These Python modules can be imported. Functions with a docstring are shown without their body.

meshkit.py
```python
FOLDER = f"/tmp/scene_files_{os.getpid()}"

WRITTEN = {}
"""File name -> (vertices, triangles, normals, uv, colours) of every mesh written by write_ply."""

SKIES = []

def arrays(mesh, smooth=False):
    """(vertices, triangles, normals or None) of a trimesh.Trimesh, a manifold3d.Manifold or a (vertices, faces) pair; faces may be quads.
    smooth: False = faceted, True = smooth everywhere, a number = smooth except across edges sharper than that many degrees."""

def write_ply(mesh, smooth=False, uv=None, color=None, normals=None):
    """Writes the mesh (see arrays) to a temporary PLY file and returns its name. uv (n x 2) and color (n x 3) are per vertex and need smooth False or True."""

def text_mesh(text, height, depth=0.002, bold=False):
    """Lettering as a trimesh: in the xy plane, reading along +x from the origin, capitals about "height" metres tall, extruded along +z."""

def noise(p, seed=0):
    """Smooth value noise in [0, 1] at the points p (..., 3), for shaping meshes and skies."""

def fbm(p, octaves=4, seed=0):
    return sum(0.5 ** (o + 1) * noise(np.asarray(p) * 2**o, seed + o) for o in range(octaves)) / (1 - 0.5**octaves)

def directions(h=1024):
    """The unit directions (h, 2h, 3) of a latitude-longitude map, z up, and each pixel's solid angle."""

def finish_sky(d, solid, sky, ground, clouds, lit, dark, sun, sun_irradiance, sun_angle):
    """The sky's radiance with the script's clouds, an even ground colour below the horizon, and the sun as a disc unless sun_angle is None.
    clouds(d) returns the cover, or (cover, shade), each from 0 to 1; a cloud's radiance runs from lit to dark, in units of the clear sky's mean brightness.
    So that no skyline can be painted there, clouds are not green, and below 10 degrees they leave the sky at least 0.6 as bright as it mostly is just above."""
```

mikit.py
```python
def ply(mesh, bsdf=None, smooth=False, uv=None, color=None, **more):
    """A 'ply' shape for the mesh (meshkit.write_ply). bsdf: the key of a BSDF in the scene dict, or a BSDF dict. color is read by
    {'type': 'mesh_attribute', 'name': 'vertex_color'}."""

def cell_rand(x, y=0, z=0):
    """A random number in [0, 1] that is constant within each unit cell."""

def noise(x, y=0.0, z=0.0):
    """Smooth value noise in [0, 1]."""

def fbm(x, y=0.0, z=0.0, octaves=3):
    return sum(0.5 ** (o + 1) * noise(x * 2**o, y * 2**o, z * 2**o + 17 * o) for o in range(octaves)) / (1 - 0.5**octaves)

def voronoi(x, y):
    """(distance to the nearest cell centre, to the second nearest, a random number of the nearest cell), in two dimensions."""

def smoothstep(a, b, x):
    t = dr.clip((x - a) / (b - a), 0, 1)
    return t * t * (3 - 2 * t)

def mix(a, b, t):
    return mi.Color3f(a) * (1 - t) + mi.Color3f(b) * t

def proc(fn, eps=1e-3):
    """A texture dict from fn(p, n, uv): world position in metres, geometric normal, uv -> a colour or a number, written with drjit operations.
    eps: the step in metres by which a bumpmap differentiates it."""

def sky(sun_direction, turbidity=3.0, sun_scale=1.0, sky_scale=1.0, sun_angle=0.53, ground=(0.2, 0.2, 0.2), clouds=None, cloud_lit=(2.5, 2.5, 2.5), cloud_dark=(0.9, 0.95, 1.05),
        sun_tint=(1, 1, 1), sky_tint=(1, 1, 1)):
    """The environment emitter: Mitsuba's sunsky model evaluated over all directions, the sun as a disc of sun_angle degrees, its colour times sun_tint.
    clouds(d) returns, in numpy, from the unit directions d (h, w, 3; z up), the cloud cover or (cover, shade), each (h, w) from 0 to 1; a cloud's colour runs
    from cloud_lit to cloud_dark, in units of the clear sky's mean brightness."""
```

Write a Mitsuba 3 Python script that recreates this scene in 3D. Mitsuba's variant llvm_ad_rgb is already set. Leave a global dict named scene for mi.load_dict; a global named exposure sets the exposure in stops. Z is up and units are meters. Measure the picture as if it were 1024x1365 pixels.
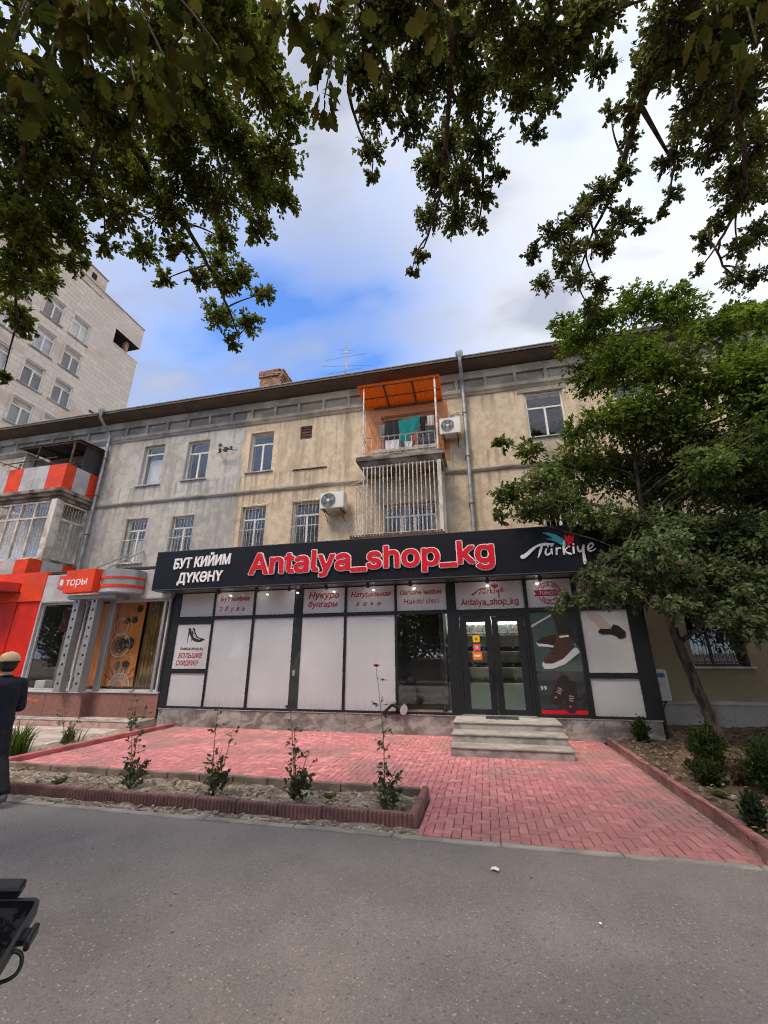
import math, random
import numpy as np, trimesh, drjit as dr, mitsuba as mi
import manifold3d as m3
from shapely.geometry import Polygon, MultiPolygon, LineString, Point, box as sbox
from shapely.ops import unary_union
from shapely import affinity
import mikit, meshkit
from mikit import noise, fbm, voronoi, cell_rand, smoothstep, mix

T = mi.ScalarTransform4f
rng = np.random.default_rng(7)
random.seed(7)
scene, labels = {}, {}

# ------------------------------------------------------------------ camera, sky, exposure
EYE = np.array([0, 0, 1.6])
YAW, PITCH, ROLL = math.radians(13.0), math.radians(19.29), math.radians(-0.24)
FWD = np.array([-math.sin(YAW) * math.cos(PITCH), math.cos(YAW) * math.cos(PITCH), math.sin(PITCH)])
_r = np.array([math.cos(YAW), math.sin(YAW), 0]); _u = np.cross(_r, FWD)
UP = -math.sin(ROLL) * _r + math.cos(ROLL) * _u
scene['camera'] = {'type': 'perspective', 'fov': 85.61, 'fov_axis': 'x', 'near_clip': 0.05, 'far_clip': 1500.0,
                   'to_world': T().look_at(origin=EYE.tolist(), target=(EYE + FWD).tolist(), up=UP.tolist())}


def cloud_cover(d):
    """Broken layer of cloud: thick on the right, thinner with blue gaps towards the left horizon over the roofs."""
    q = d / np.maximum(d[..., 2:3] + 0.25, 0.1)
    n = meshkit.fbm(np.stack([q[..., 0] * 2.0 + 3.0, q[..., 1] * 2.0, q[..., 2] * 0 + 1.3], -1), 5, 11)
    m = meshkit.fbm(np.stack([q[..., 0] * 5.0, q[..., 1] * 5.0, q[..., 2] * 0 + 4.2], -1), 4, 5)
    w = meshkit.fbm(np.stack([q[..., 0] * 3.2 + q[..., 1] * 1.4, q[..., 1] * 9.0, q[..., 2] * 0 + 7.7], -1), 5, 3)
    gap = np.exp(-(((d - np.array([-0.27, 0.71, 0.65])) ** 2).sum(-1)) / 0.07)
    gap2 = np.exp(-(((d - np.array([-0.55, 0.62, 0.55])) ** 2).sum(-1)) / 0.06)
    cover = np.clip(0.90 + (n - 0.5) * 1.0 + (m - 0.5) * 1.1 + (w - 0.5) * 1.3 + 0.25 * d[..., 0] - 0.76 * gap - 0.34 * gap2, 0.0, 1)
    shade = np.clip(0.46 + (m - 0.5) * 1.7 + (n - 0.5) * 1.2 + (w - 0.5) * 1.8 - 0.30 * d[..., 0], 0, 1)
    return cover, shade


SUN = (-0.25, -0.50, 0.83)
scene['sky'] = mikit.sky(SUN, turbidity=3, sun_scale=0.22, sun_angle=18, clouds=cloud_cover, cloud_lit=(1.68, 1.71, 1.80), cloud_dark=(0.74, 0.80, 0.97),
                         sky_scale=1.0, sky_tint=(0.66, 0.80, 1.0), sun_tint=(1, 0.99, 0.98))
exposure = 3.15


# ------------------------------------------------------------------ materials
def mat(name, rgb, rough=0.6, metal=0.0, spec=0.5, bump=None, bscale=1.0, two=True, **kw):
    col = mikit.proc(rgb) if callable(rgb) else {'type': 'rgb', 'value': list(rgb)}
    b = {'type': 'principled', 'base_color': col, 'roughness': rough, 'metallic': metal, 'specular': spec, **kw}
    if bump is not None:
        b = {'type': 'bumpmap', 'tex': mikit.proc(bump, 0.004), 'scale': bscale, 'b': b}
    scene['m_' + name] = {'type': 'twosided', 'b': b} if two else b


def glossy(name, rgb):
    col = mikit.proc(rgb) if callable(rgb) else {'type': 'rgb', 'value': list(rgb)}
    scene['m_' + name] = {'type': 'twosided', 'b': {'type': 'plastic', 'diffuse_reflectance': col, 'int_ior': 1.65}}


def film(p, n, uv):
    k = fbm(p.x * 0.9, p.z * 0.6, 2.0, 3)
    streak = fbm(p.x * 14, p.z * 0.5, 5.0, 3)
    c = mix((0.49, 0.51, 0.545), (0.55, 0.57, 0.605), smoothstep(0.3, 0.7, k)) * (0.98 + 0.04 * streak)
    return mix(c, (0.36, 0.34, 0.32), smoothstep(0.75, 0.42, p.z + 0.15 * (streak - 0.5)) * 0.35)


def thin(name, rgb, trans=0.9, rough=0.45, vcol=False):
    c = {'type': 'mesh_attribute', 'name': 'vertex_color'} if vcol else {'type': 'rgb', 'value': list(rgb)}
    scene['m_' + name] = {'type': 'principledthin', 'base_color': c, 'roughness': rough, 'diff_trans': trans, 'eta': 1.4}


def plaster(p, n, uv):
    big = fbm(p.x * 0.55 + 9, p.z * 0.7, p.y, 4)
    fine = fbm(p.x * 6.5, p.z * 6.0, p.y * 5, 5)
    speck = noise(p.x * 42, p.z * 42, p.y * 42)
    streak = fbm(p.x * 4.5, p.z * 0.35 + 5, 0.0, 3)
    edge = p.x + 8.03 + (fbm(p.z * 2.2, 3.1, 0.0, 3) - 0.5) * 0.35
    ochre = mix((0.645, 0.525, 0.39), (0.565, 0.455, 0.33), smoothstep(0.34, 0.66, big))
    ochre = mix(ochre, (0.67, 0.57, 0.42), smoothstep(0.48, 0.66, fine) * 0.5)
    ochre = mix(ochre, (0.42, 0.32, 0.22), smoothstep(0.50, 0.34, fine) * 0.38)
    ochre = mix(ochre, (0.35, 0.27, 0.195), smoothstep(0.54, 0.78, streak) * 0.6)
    ochre = mix(ochre, (0.44, 0.355, 0.265), smoothstep(0.56, 0.76, fbm(p.x * 1.3 + 40, p.z * 1.7, 3.3, 4)) * 0.5)
    grey = mix((0.49, 0.47, 0.44), (0.35, 0.335, 0.315), smoothstep(0.3, 0.68, big))
    grey = mix(grey, (0.56, 0.53, 0.495), smoothstep(0.48, 0.68, fine) * 0.4)
    grey = mix(grey, (0.30, 0.285, 0.27), smoothstep(0.50, 0.34, fine) * 0.35)
    grey = mix(grey, (0.25, 0.235, 0.22), smoothstep(0.58, 0.80, streak) * 0.5)
    grey = mix(grey, (0.48, 0.43, 0.34), smoothstep(0.56, 0.7, fbm(p.x * 0.9, p.z * 1.3 + 20, 1.7, 3)) * 0.4)
    drip = fbm(p.x * 11, p.z * 0.25 + 2, 1.0, 3)
    under = smoothstep(1.3, 0.0, 7.7 - p.z) * smoothstep(7.75, 7.65, p.z) + smoothstep(1.1, 0.0, 6.95 - p.z) * smoothstep(7.0, 6.9, p.z) + smoothstep(0.9, 0.0, 9.7 - p.z) * smoothstep(9.75, 9.65, p.z)
    wet = smoothstep(0.50, 0.72, drip) * under * 0.55
    grey = mix(grey, (0.20, 0.19, 0.18), wet)
    ochre = mix(ochre, (0.26, 0.20, 0.145), wet)
    c = mix(grey, ochre, smoothstep(-0.04, 0.04, edge))
    right = smoothstep(2.9, 3.4, p.x) * smoothstep(4.4, 4.0, p.z)  # dirty brown and tree shade painted into the lower right wall
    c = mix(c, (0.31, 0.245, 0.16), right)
    return c * (0.9 + 0.2 * speck)


def plaster_bump(p, n, uv):
    return fbm(p.x * 9, p.z * 9, p.y * 9, 4) * 0.8 + noise(p.x * 60, p.z * 60, p.y * 60) * 0.3


def aged(a, b, s=1.0):
    def f(p, n, uv):
        k = fbm(p.x * 2.1 * s, p.z * 2.6 * s, p.y * 2.1 * s, 4)
        return mix(a, b, smoothstep(0.35, 0.68, k)) * (0.86 + 0.28 * noise(p.x * 55 * s, p.z * 55 * s, p.y * 55 * s))
    return f


def asphalt(p, n, uv):
    big = fbm(p.x * 0.35, p.y * 0.6, 1.0, 4)
    mid = fbm(p.x * 3, p.y * 3, 2.0, 3)
    v1, v2, cell = voronoi(p.x * 105, p.y * 105)
    c = mix((0.165, 0.150, 0.147), (0.205, 0.188, 0.183), smoothstep(0.3, 0.7, big)) * (0.82 + 0.36 * mid)
    c = c * (0.85 + 0.30 * cell)
    c = mix(c, (0.40, 0.38, 0.36), smoothstep(0.982, 0.99, cell) * 0.5)
    c = c * (0.94 + 0.12 * fbm(p.x * 1.2, p.y * 0.8 + 9, 3.0, 3))
    c = mix(c, (0.07, 0.062, 0.06), smoothstep(0.965, 0.985, cell_rand(dr.floor(p.x * 60), dr.floor(p.y * 60), 5)) * 0.4)
    edge = smoothstep(3.2, 4.6, p.y + 0.5 * (mid - 0.5))
    return mix(c, (0.20, 0.175, 0.165), edge * 0.35)


def asphalt_bump(p, n, uv):
    v1, v2, cell = voronoi(p.x * 105, p.y * 105)
    return 0.006 * (1 - v1) * cell + 0.008 * fbm(p.x * 12, p.y * 12, 0.0, 3)


def paver(a):
    def f(p, n, uv):
        dirt = fbm(p.x * 1.1, p.y * 1.4, 4.0, 4)
        c = mi.Color3f(a) * (0.80 + 0.4 * fbm(p.x * 11, p.y * 11, p.z, 3))
        c = mix(c, (0.27, 0.17, 0.16), smoothstep(0.45, 0.72, dirt) * 0.72)
        near_right = smoothstep(6.3, 4.6, p.y + (dirt - 0.5) * 1.6) * smoothstep(-1.2, 0.3, p.x)  # darker tone towards the road on the right side
        c = mix(c, (0.25, 0.135, 0.125), near_right * 0.5)
        return c * (0.88 + 0.24 * noise(p.x * 160, p.y * 160, p.z * 160))
    return f


def soil(p, n, uv):
    k = fbm(p.x * 7, p.y * 7, p.z * 7, 4)
    v1, v2, cell = voronoi(p.x * 34, p.y * 34)
    c = mix((0.15, 0.122, 0.098), (0.27, 0.232, 0.195), smoothstep(0.3, 0.7, k))
    return mix(c, (0.46, 0.40, 0.33), smoothstep(0.86, 0.92, cell) * 0.8)


def bark(p, n, uv):
    k = fbm(p.x * 16, p.y * 16, p.z * 5, 4)
    return mix((0.040, 0.032, 0.026), (0.125, 0.10, 0.080), smoothstep(0.3, 0.7, k))


def cladding(p, n, uv):
    row = dr.floor(p.z / 0.42)
    along = p.y + p.x
    col = dr.floor(along / 0.85 + 0.5 * (row - 2 * dr.floor(row / 2)))
    tone = cell_rand(row, col, 3)
    fz = p.z / 0.42 - row
    fy = along / 0.85 + 0.5 * (row - 2 * dr.floor(row / 2)) - col
    joint = smoothstep(0.03, 0.09, dr.minimum(fz, 1 - fz)) * smoothstep(0.01, 0.04, dr.minimum(fy, 1 - fy))
    c = mix((0.60, 0.525, 0.455), (0.68, 0.605, 0.535), tone) * (0.92 + 0.16 * fbm(p.y * 0.5, p.z * 0.4, 0.0, 3))
    c = mix(c, (0.40, 0.25, 0.19), smoothstep(0.62, 0.70, fbm(p.y * 0.35 + 3, p.z * 0.5, 2.0, 3)) * 0.35)
    return mix(mi.Color3f(0.50, 0.43, 0.37), c, joint)


def marble(p, n, uv):
    w = fbm(p.x * 2.3, p.z * 3.1 + p.y, 2.0, 4)
    v = fbm(p.x * 5.5 - p.z * 6.5 + w * 3.0, p.z * 7.0 + p.x * 2.0, p.y, 4)
    c = mix((0.175, 0.165, 0.158), (0.275, 0.26, 0.25), smoothstep(0.35, 0.65, w))
    c = mix(c, (0.40, 0.38, 0.365), smoothstep(0.54, 0.70, v) * 0.7)
    return mix(c, (0.12, 0.108, 0.10), smoothstep(0.46, 0.32, v) * 0.6)


def granite(p, n, uv):
    v1, v2, cell = voronoi(p.x * 60, p.z * 60 + p.y * 60)
    return mix((0.17, 0.075, 0.06), (0.29, 0.15, 0.125), cell) * (0.85 + 0.3 * fbm(p.x * 2, p.z * 2, p.y, 3))


def wave_tin(p, n, uv):
    return mix((0.075, 0.058, 0.045), (0.14, 0.11, 0.088), fbm(p.x * 2.2, p.y * 6, p.z * 6, 4))


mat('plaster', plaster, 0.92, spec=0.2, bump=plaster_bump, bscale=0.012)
mat('trim', aged((0.47, 0.405, 0.32), (0.31, 0.26, 0.205)), 0.92, spec=0.2)
mat('trim_grey', aged((0.37, 0.35, 0.33), (0.23, 0.215, 0.20)), 0.92, spec=0.2)
mat('old_concrete', aged((0.30, 0.265, 0.225), (0.11, 0.095, 0.08), 1.7), 0.93, spec=0.2)
mat('step_stone', aged((0.37, 0.345, 0.325), (0.20, 0.185, 0.175), 2.2), 0.7)
mat('strip', aged((0.30, 0.275, 0.25), (0.21, 0.19, 0.175), 2.4), 0.9)
mat('eave', wave_tin, 0.75)
mat('asphalt', asphalt, 0.9, spec=0.25, bump=asphalt_bump, bscale=0.35)
for i, a in enumerate([(0.48, 0.195, 0.205), (0.43, 0.17, 0.18), (0.53, 0.24, 0.245)]):
    mat('paver%d' % i, paver(a), 0.85, spec=0.25)
mat('kerb', aged((0.25, 0.13, 0.118), (0.14, 0.082, 0.078), 2.0), 0.85, spec=0.25)
mat('kerb_dirty', aged((0.24, 0.185, 0.155), (0.14, 0.11, 0.095), 2.0), 0.9, spec=0.2)
mat('kerb_pink', aged((0.36, 0.16, 0.15), (0.22, 0.11, 0.105), 2.0), 0.85, spec=0.25)
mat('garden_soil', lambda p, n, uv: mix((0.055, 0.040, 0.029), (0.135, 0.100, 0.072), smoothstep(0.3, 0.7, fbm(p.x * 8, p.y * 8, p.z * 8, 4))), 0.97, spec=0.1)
mat('frieze', aged((0.37, 0.32, 0.255), (0.26, 0.22, 0.175)), 0.92, spec=0.2)
mat('frieze_grey', aged((0.30, 0.285, 0.27), (0.20, 0.19, 0.178)), 0.92, spec=0.2)
mat('kerb_red', aged((0.50, 0.16, 0.17), (0.36, 0.11, 0.12), 1.6), 0.8, spec=0.25)
mat('mortar', (0.20, 0.115, 0.11), 0.95, spec=0.1)
mat('soil', soil, 0.97, spec=0.1)
mat('bark', bark, 0.95, spec=0.1)
mat('cladding', cladding, 0.8, spec=0.3)
mat('marble', marble, 0.35)
mat('granite', granite, 0.3)
mat('pink_stone', aged((0.52, 0.36, 0.31), (0.36, 0.25, 0.22), 2.5), 0.7)
mat('slab', aged((0.42, 0.365, 0.345), (0.31, 0.265, 0.25), 1.5), 0.85)
mat('brick', aged((0.42, 0.25, 0.17), (0.24, 0.14, 0.10), 3.0), 0.9, spec=0.2)
mat('white', (0.70, 0.69, 0.66), 0.45)
mat('old_white', aged((0.62, 0.58, 0.52), (0.40, 0.36, 0.31), 2.0), 0.6)
mat('frame', (0.016, 0.018, 0.022), 0.42, spec=0.3)
mat('sign', (0.011, 0.013, 0.019), 0.40, spec=0.2)
mat('sign_edge', (0.06, 0.065, 0.075), 0.3)
glossy('panel', film)
glossy('panel_top', (0.54, 0.54, 0.54))
glossy('poster_dark', (0.030, 0.036, 0.042))
glossy('poster_teal', (0.055, 0.085, 0.088))
mat('letter_white', (0.80, 0.79, 0.80), 0.4)
mat('letter_red', (0.60, 0.006, 0.022), 0.5, spec=0.3)
mat('print_red', (0.30, 0.008, 0.022), 0.5)
mat('print_black', (0.015, 0.013, 0.014), 0.5)
mat('print_grey', (0.36, 0.35, 0.35), 0.5)
mat('print_brown', (0.058, 0.024, 0.019), 0.5)
mat('print_dark_brown', (0.030, 0.012, 0.012), 0.45)
mat('print_skin', (0.40, 0.345, 0.32), 0.5)
mat('print_white', (0.50, 0.54, 0.54), 0.5)
mat('teal', (0.03, 0.28, 0.36), 0.4)
mat('red_panel', aged((0.62, 0.016, 0.004), (0.50, 0.016, 0.006), 0.9), 0.45, spec=0.35)
mat('orange_panel', aged((0.74, 0.058, 0.014), (0.60, 0.055, 0.02), 1.3), 0.48, spec=0.3)
mat('grey_panel', aged((0.45, 0.45, 0.465), (0.36, 0.355, 0.36), 1.3), 0.5)
mat('grey_band', aged((0.46, 0.46, 0.475), (0.37, 0.37, 0.375), 1.1), 0.5)
mat('steel', (0.36, 0.37, 0.38), 0.42, metal=0.55)
mat('pipe', aged((0.42, 0.43, 0.44), (0.28, 0.28, 0.285), 2.0), 0.45, metal=0.5)
mat('dark_metal', (0.03, 0.03, 0.032), 0.5)
mat('rust', aged((0.16, 0.085, 0.05), (0.07, 0.045, 0.035), 4.0), 0.85)
mat('bars', aged((0.66, 0.63, 0.58), (0.42, 0.36, 0.30), 4.0), 0.6)
mat('dark_room', (0.035, 0.034, 0.033), 0.9, spec=0.1)
mat('room', (0.16, 0.15, 0.14), 0.9, spec=0.1)
mat('lace', (0.55, 0.54, 0.51), 0.9, spec=0.1)
mat('salmon', aged((0.62, 0.27, 0.13), (0.50, 0.19, 0.075), 1.2), 0.8)
mat('black_cloth', (0.014, 0.014, 0.018), 0.9)
mat('navy_cloth', (0.011, 0.014, 0.027), 0.92, sheen=0.3)
mat('trouser', (0.010, 0.011, 0.016), 0.9)
mat('white_cloth', (0.62, 0.63, 0.66), 0.9)
mat('grey_cloth', (0.20, 0.20, 0.22), 0.9)
mat('skin', (0.47, 0.27, 0.19), 0.55)
mat('cap', (0.56, 0.40, 0.25), 0.85)
mat('hair', (0.02, 0.015, 0.012), 0.6)
mat('shoe', (0.10, 0.095, 0.095), 0.7)
mat('plastic_white', (0.66, 0.65, 0.61), 0.45)
mat('plastic_black', (0.012, 0.012, 0.014), 0.35)
scene['m_screen'] = {'type': 'plastic', 'diffuse_reflectance': {'type': 'rgb', 'value': [0.004, 0.004, 0.006]}, 'int_ior': 1.25}
scene['m_screen'] = {'type': 'twosided', 'b': scene['m_screen']}
mat('blue', (0.02, 0.16, 0.42), 0.5)
mat('yellow', (0.80, 0.52, 0.02), 0.5)
mat('pink', (0.72, 0.10, 0.12), 0.5)
mat('orange', (0.80, 0.20, 0.02), 0.5)
mat('orange_curtain', aged((0.62, 0.235, 0.055), (0.54, 0.19, 0.045), 1.0), 0.85)
mat('gold_curtain', aged((0.27, 0.165, 0.035), (0.17, 0.10, 0.025), 1.5), 0.6)
mat('wine_curtain', (0.10, 0.018, 0.022), 0.8)
mat('shop_wall', (0.56, 0.66, 0.60), 0.8)
mat('shop_floor', (0.30, 0.30, 0.26), 0.4)
mat('stone_bit', aged((0.34, 0.295, 0.245), (0.19, 0.155, 0.125), 6.0), 0.9)
mat('dead_leaf', (0.24, 0.165, 0.095), 0.9)
mat('paper', (0.72, 0.72, 0.71), 0.8)
thin('glass_orange', (0.62, 0.12, 0.015), 0.55, 0.5)
thin('towel', (0.03, 0.26, 0.25), 0.5, 0.9)
thin('leaf', None, 1.15, 0.42, True)
thin('leaf_near', (0.085, 0.095, 0.018), 1.1, 0.5)
thin('leaf_near_dark', (0.040, 0.050, 0.013), 0.9, 0.5)
thin('leaf_near_olive', (0.085, 0.073, 0.016), 1.1, 0.5)
thin('petal_red', (0.55, 0.008, 0.03), 0.6, 0.6)
thin('petal_orange', (0.85, 0.20, 0.02), 0.7, 0.6)
mat('stem', (0.10, 0.12, 0.05), 0.7)
scene['m_glass'] = {'type': 'thindielectric', 'int_ior': 1.6}
scene['m_glass_film'] = {'type': 'thindielectric', 'int_ior': 2.1}
mat('car_white', (0.75, 0.75, 0.75), 0.25, clearcoat=1.0)
mat('car_dark', (0.03, 0.035, 0.05), 0.25, clearcoat=1.0)


# ------------------------------------------------------------------ helpers
_count = {}


def numbered(base):
    n = _count.get(base, 0)
    _count[base] = n + 1
    return base if n == 0 else '%s_%03d' % (base, n)


def put(parent, name, mesh, m, smooth=False, label=None, kind=None, **kw):
    k = numbered(parent + '__' + name if parent else name)
    scene[k] = mikit.ply(mesh, 'm_' + m, smooth, **kw)
    if label or kind:
        labels[k] = {}
        if label: labels[k]['label'] = label
        if kind: labels[k]['kind'] = kind
    return k


def share(parent, name, shape, mtx, m=None):
    k = numbered(parent + '__' + name if parent else name)
    scene[k] = {**shape, 'to_world': T(mtx)}
    if m: scene[k]['bsdf'] = {'type': 'ref', 'id': 'm_' + m}
    return k


def thing(name, label, cat, group=None, kind=None):
    k = numbered(name)
    labels[k] = {'label': label, 'category': cat}
    if group: labels[k]['group'] = group
    if kind: labels[k]['kind'] = kind
    return k


def struct(name, mesh, m, label=None, **kw):
    k = put('', name, mesh, m, **kw)
    labels[k] = {'kind': 'structure'}
    if label: labels[k]['label'] = label
    return k


def TM(v, f):
    return trimesh.Trimesh(np.asarray(v, float), np.asarray(f), process=False)


def cat(ms):
    ms = [m for m in ms if m is not None]
    off, V, F = 0, [], []
    for m in ms:
        V.append(np.asarray(m.vertices)); F.append(np.asarray(m.faces) + off); off += len(m.vertices)
    return TM(np.vstack(V), np.vstack(F))


_BF = np.array([[0, 1, 3], [0, 3, 2], [4, 6, 7], [4, 7, 5], [0, 4, 5], [0, 5, 1], [2, 3, 7], [2, 7, 6], [0, 2, 6], [0, 6, 4], [1, 5, 7], [1, 7, 3]])
_S = np.array([[x, y, z] for x in (-1, 1) for y in (-1, 1) for z in (-1, 1)], float)


def _cv(h, c):
    out = []
    for s in _S:
        for k in range(3):
            v = s * (h - c); v[k] = s[k] * h[k]; out.append(v)
    return np.array(out)


def _hullfaces():
    v = _cv(np.ones(3), 0.25)
    hm = trimesh.convex.convex_hull(trimesh.Trimesh(v, process=False))
    idx = [int(np.argmin(((v - p) ** 2).sum(1))) for p in hm.vertices]
    return np.array(idx)[hm.faces]


_CF = _hullfaces()


def bx(x0, x1, y0, y1, z0, z1, c=0.0):
    ctr, h = np.array([x0 + x1, y0 + y1, z0 + z1]) / 2, np.abs(np.array([x1 - x0, y1 - y0, z1 - z0])) / 2
    if c and h.min() > c * 1.05:
        return TM(_cv(h, c) + ctr, _CF)
    return TM(_S * h + ctr, _BF)


def tube(pts, r, n=7, cap=True):
    p = np.asarray(pts, float)
    r = np.broadcast_to(np.asarray(r, float), (len(p),))
    t = np.gradient(p, axis=0); t /= np.linalg.norm(t, axis=1, keepdims=True) + 1e-12
    a = np.cross(t[0], [0.31, 0.2, 0.93]); a /= np.linalg.norm(a)
    ang = np.arange(n) * 2 * np.pi / n
    V = []
    for i in range(len(p)):
        a = a - t[i] * (a @ t[i]); a /= np.linalg.norm(a) + 1e-12
        b = np.cross(t[i], a)
        V.append(p[i] + r[i] * (np.cos(ang)[:, None] * a + np.sin(ang)[:, None] * b))
    V = np.vstack(V)
    F = []
    for i in range(len(p) - 1):
        for j in range(n):
            A, B, C, D = i * n + j, i * n + (j + 1) % n, (i + 1) * n + (j + 1) % n, (i + 1) * n + j
            F += [[A, B, C], [A, C, D]]
    if cap:
        e = (len(p) - 1) * n
        for j in range(1, n - 1):
            F += [[0, j + 1, j], [e, e + j, e + j + 1]]
    return TM(V, F)


def rod(p, q, r, n=8):
    return tube([p, q], r, n)


def sq(p, q, w):
    """Square bar between two points."""
    return tube([p, q], w * 0.707, 4)


def polys(g):
    return [x for x in getattr(g, 'geoms', [g]) if x.geom_type == 'Polygon' and x.area > 1e-7]


def _ext(g, h):
    return cat([trimesh.creation.extrude_polygon(x, h, engine='earcut') for x in polys(g)])


def prism_y(g, y0, y1):
    m = _ext(g, y1 - y0); v = np.asarray(m.vertices)
    return TM(np.stack([v[:, 0], y0 + v[:, 2], v[:, 1]], 1), np.asarray(m.faces)[:, ::-1])


def prism_x(g, x0, x1):
    m = _ext(g, x1 - x0); v = np.asarray(m.vertices)
    return TM(np.stack([x0 + v[:, 2], v[:, 0], v[:, 1]], 1), m.faces)


def prism_z(g, z0, z1):
    m = _ext(g, z1 - z0); v = np.asarray(m.vertices).copy(); v[:, 2] += z0
    return TM(v, m.faces)


def quad(a, b, c, d):
    return TM([a, b, c, d], [[0, 1, 2], [0, 2, 3]])


def sheet_y(x0, x1, z0, z1, y):
    return quad((x0, y, z0), (x1, y, z0), (x1, y, z1), (x0, y, z1))


def sheet_z(x0, x1, y0, y1, z):
    return quad((x0, y0, z), (x1, y0, z), (x1, y1, z), (x0, y1, z))


def grid_z(x0, x1, y0, y1, fn, step):
    nx, ny = max(2, int((x1 - x0) / step) + 1), max(2, int((y1 - y0) / step) + 1)
    X, Y = np.meshgrid(np.linspace(x0, x1, nx), np.linspace(y0, y1, ny))
    V = np.stack([X, Y, fn(X, Y)], -1).reshape(-1, 3)
    i = np.arange((nx - 1) * (ny - 1)); a = i // (nx - 1) * nx + i % (nx - 1)
    return TM(V, np.vstack([np.stack([a, a + 1, a + nx + 1], 1), np.stack([a, a + nx + 1, a + nx], 1)]))


def wavy(x0, x1, z0, z1, y, amp, k, rows=4, taper=0.0, seed=0):
    n = int(max(8, k * 8)); g = np.random.default_rng(seed)
    u = np.linspace(0, 1, n); ph = g.uniform(0, 6)
    V = []
    for j in range(rows):
        w = j / (rows - 1)
        V.append(np.stack([x0 + (x1 - x0) * (u + 0.006 * np.sin(w * 5 + u * 40)), y + amp * (0.6 + 0.4 * w) * np.sin(u * k * 6.283 + ph + 0.5 * np.sin(u * 9)) + taper * w,
                           np.full(n, z1 + (z0 - z1) * w)], 1))
    V = np.vstack(V); i = np.arange((rows - 1) * (n - 1)); a = i // (n - 1) * n + i % (n - 1)
    return TM(V, np.vstack([np.stack([a, a + 1, a + n + 1], 1), np.stack([a, a + n + 1, a + n], 1)]))


_shape_cache = {}


def text_shape(text, bold=True, fat=0.0):
    """The lettering as a shapely area with capitals 1 high, starting at x = 0 on the baseline."""
    if (text, bold, fat) not in _shape_cache:
        m = meshkit.text_mesh(text, 1.0, 0.01, bold)
        v, f = np.asarray(m.vertices), np.asarray(m.faces)
        top = f[(v[f][:, :, 2] > 0.005).all(1)]
        g = unary_union([Polygon(v[t][:, :2]).buffer(1e-4) for t in top])
        if fat: g = g.buffer(fat)
        _shape_cache[(text, bold, fat)] = g.simplify(0.004)
    return _shape_cache[(text, bold, fat)]


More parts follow.
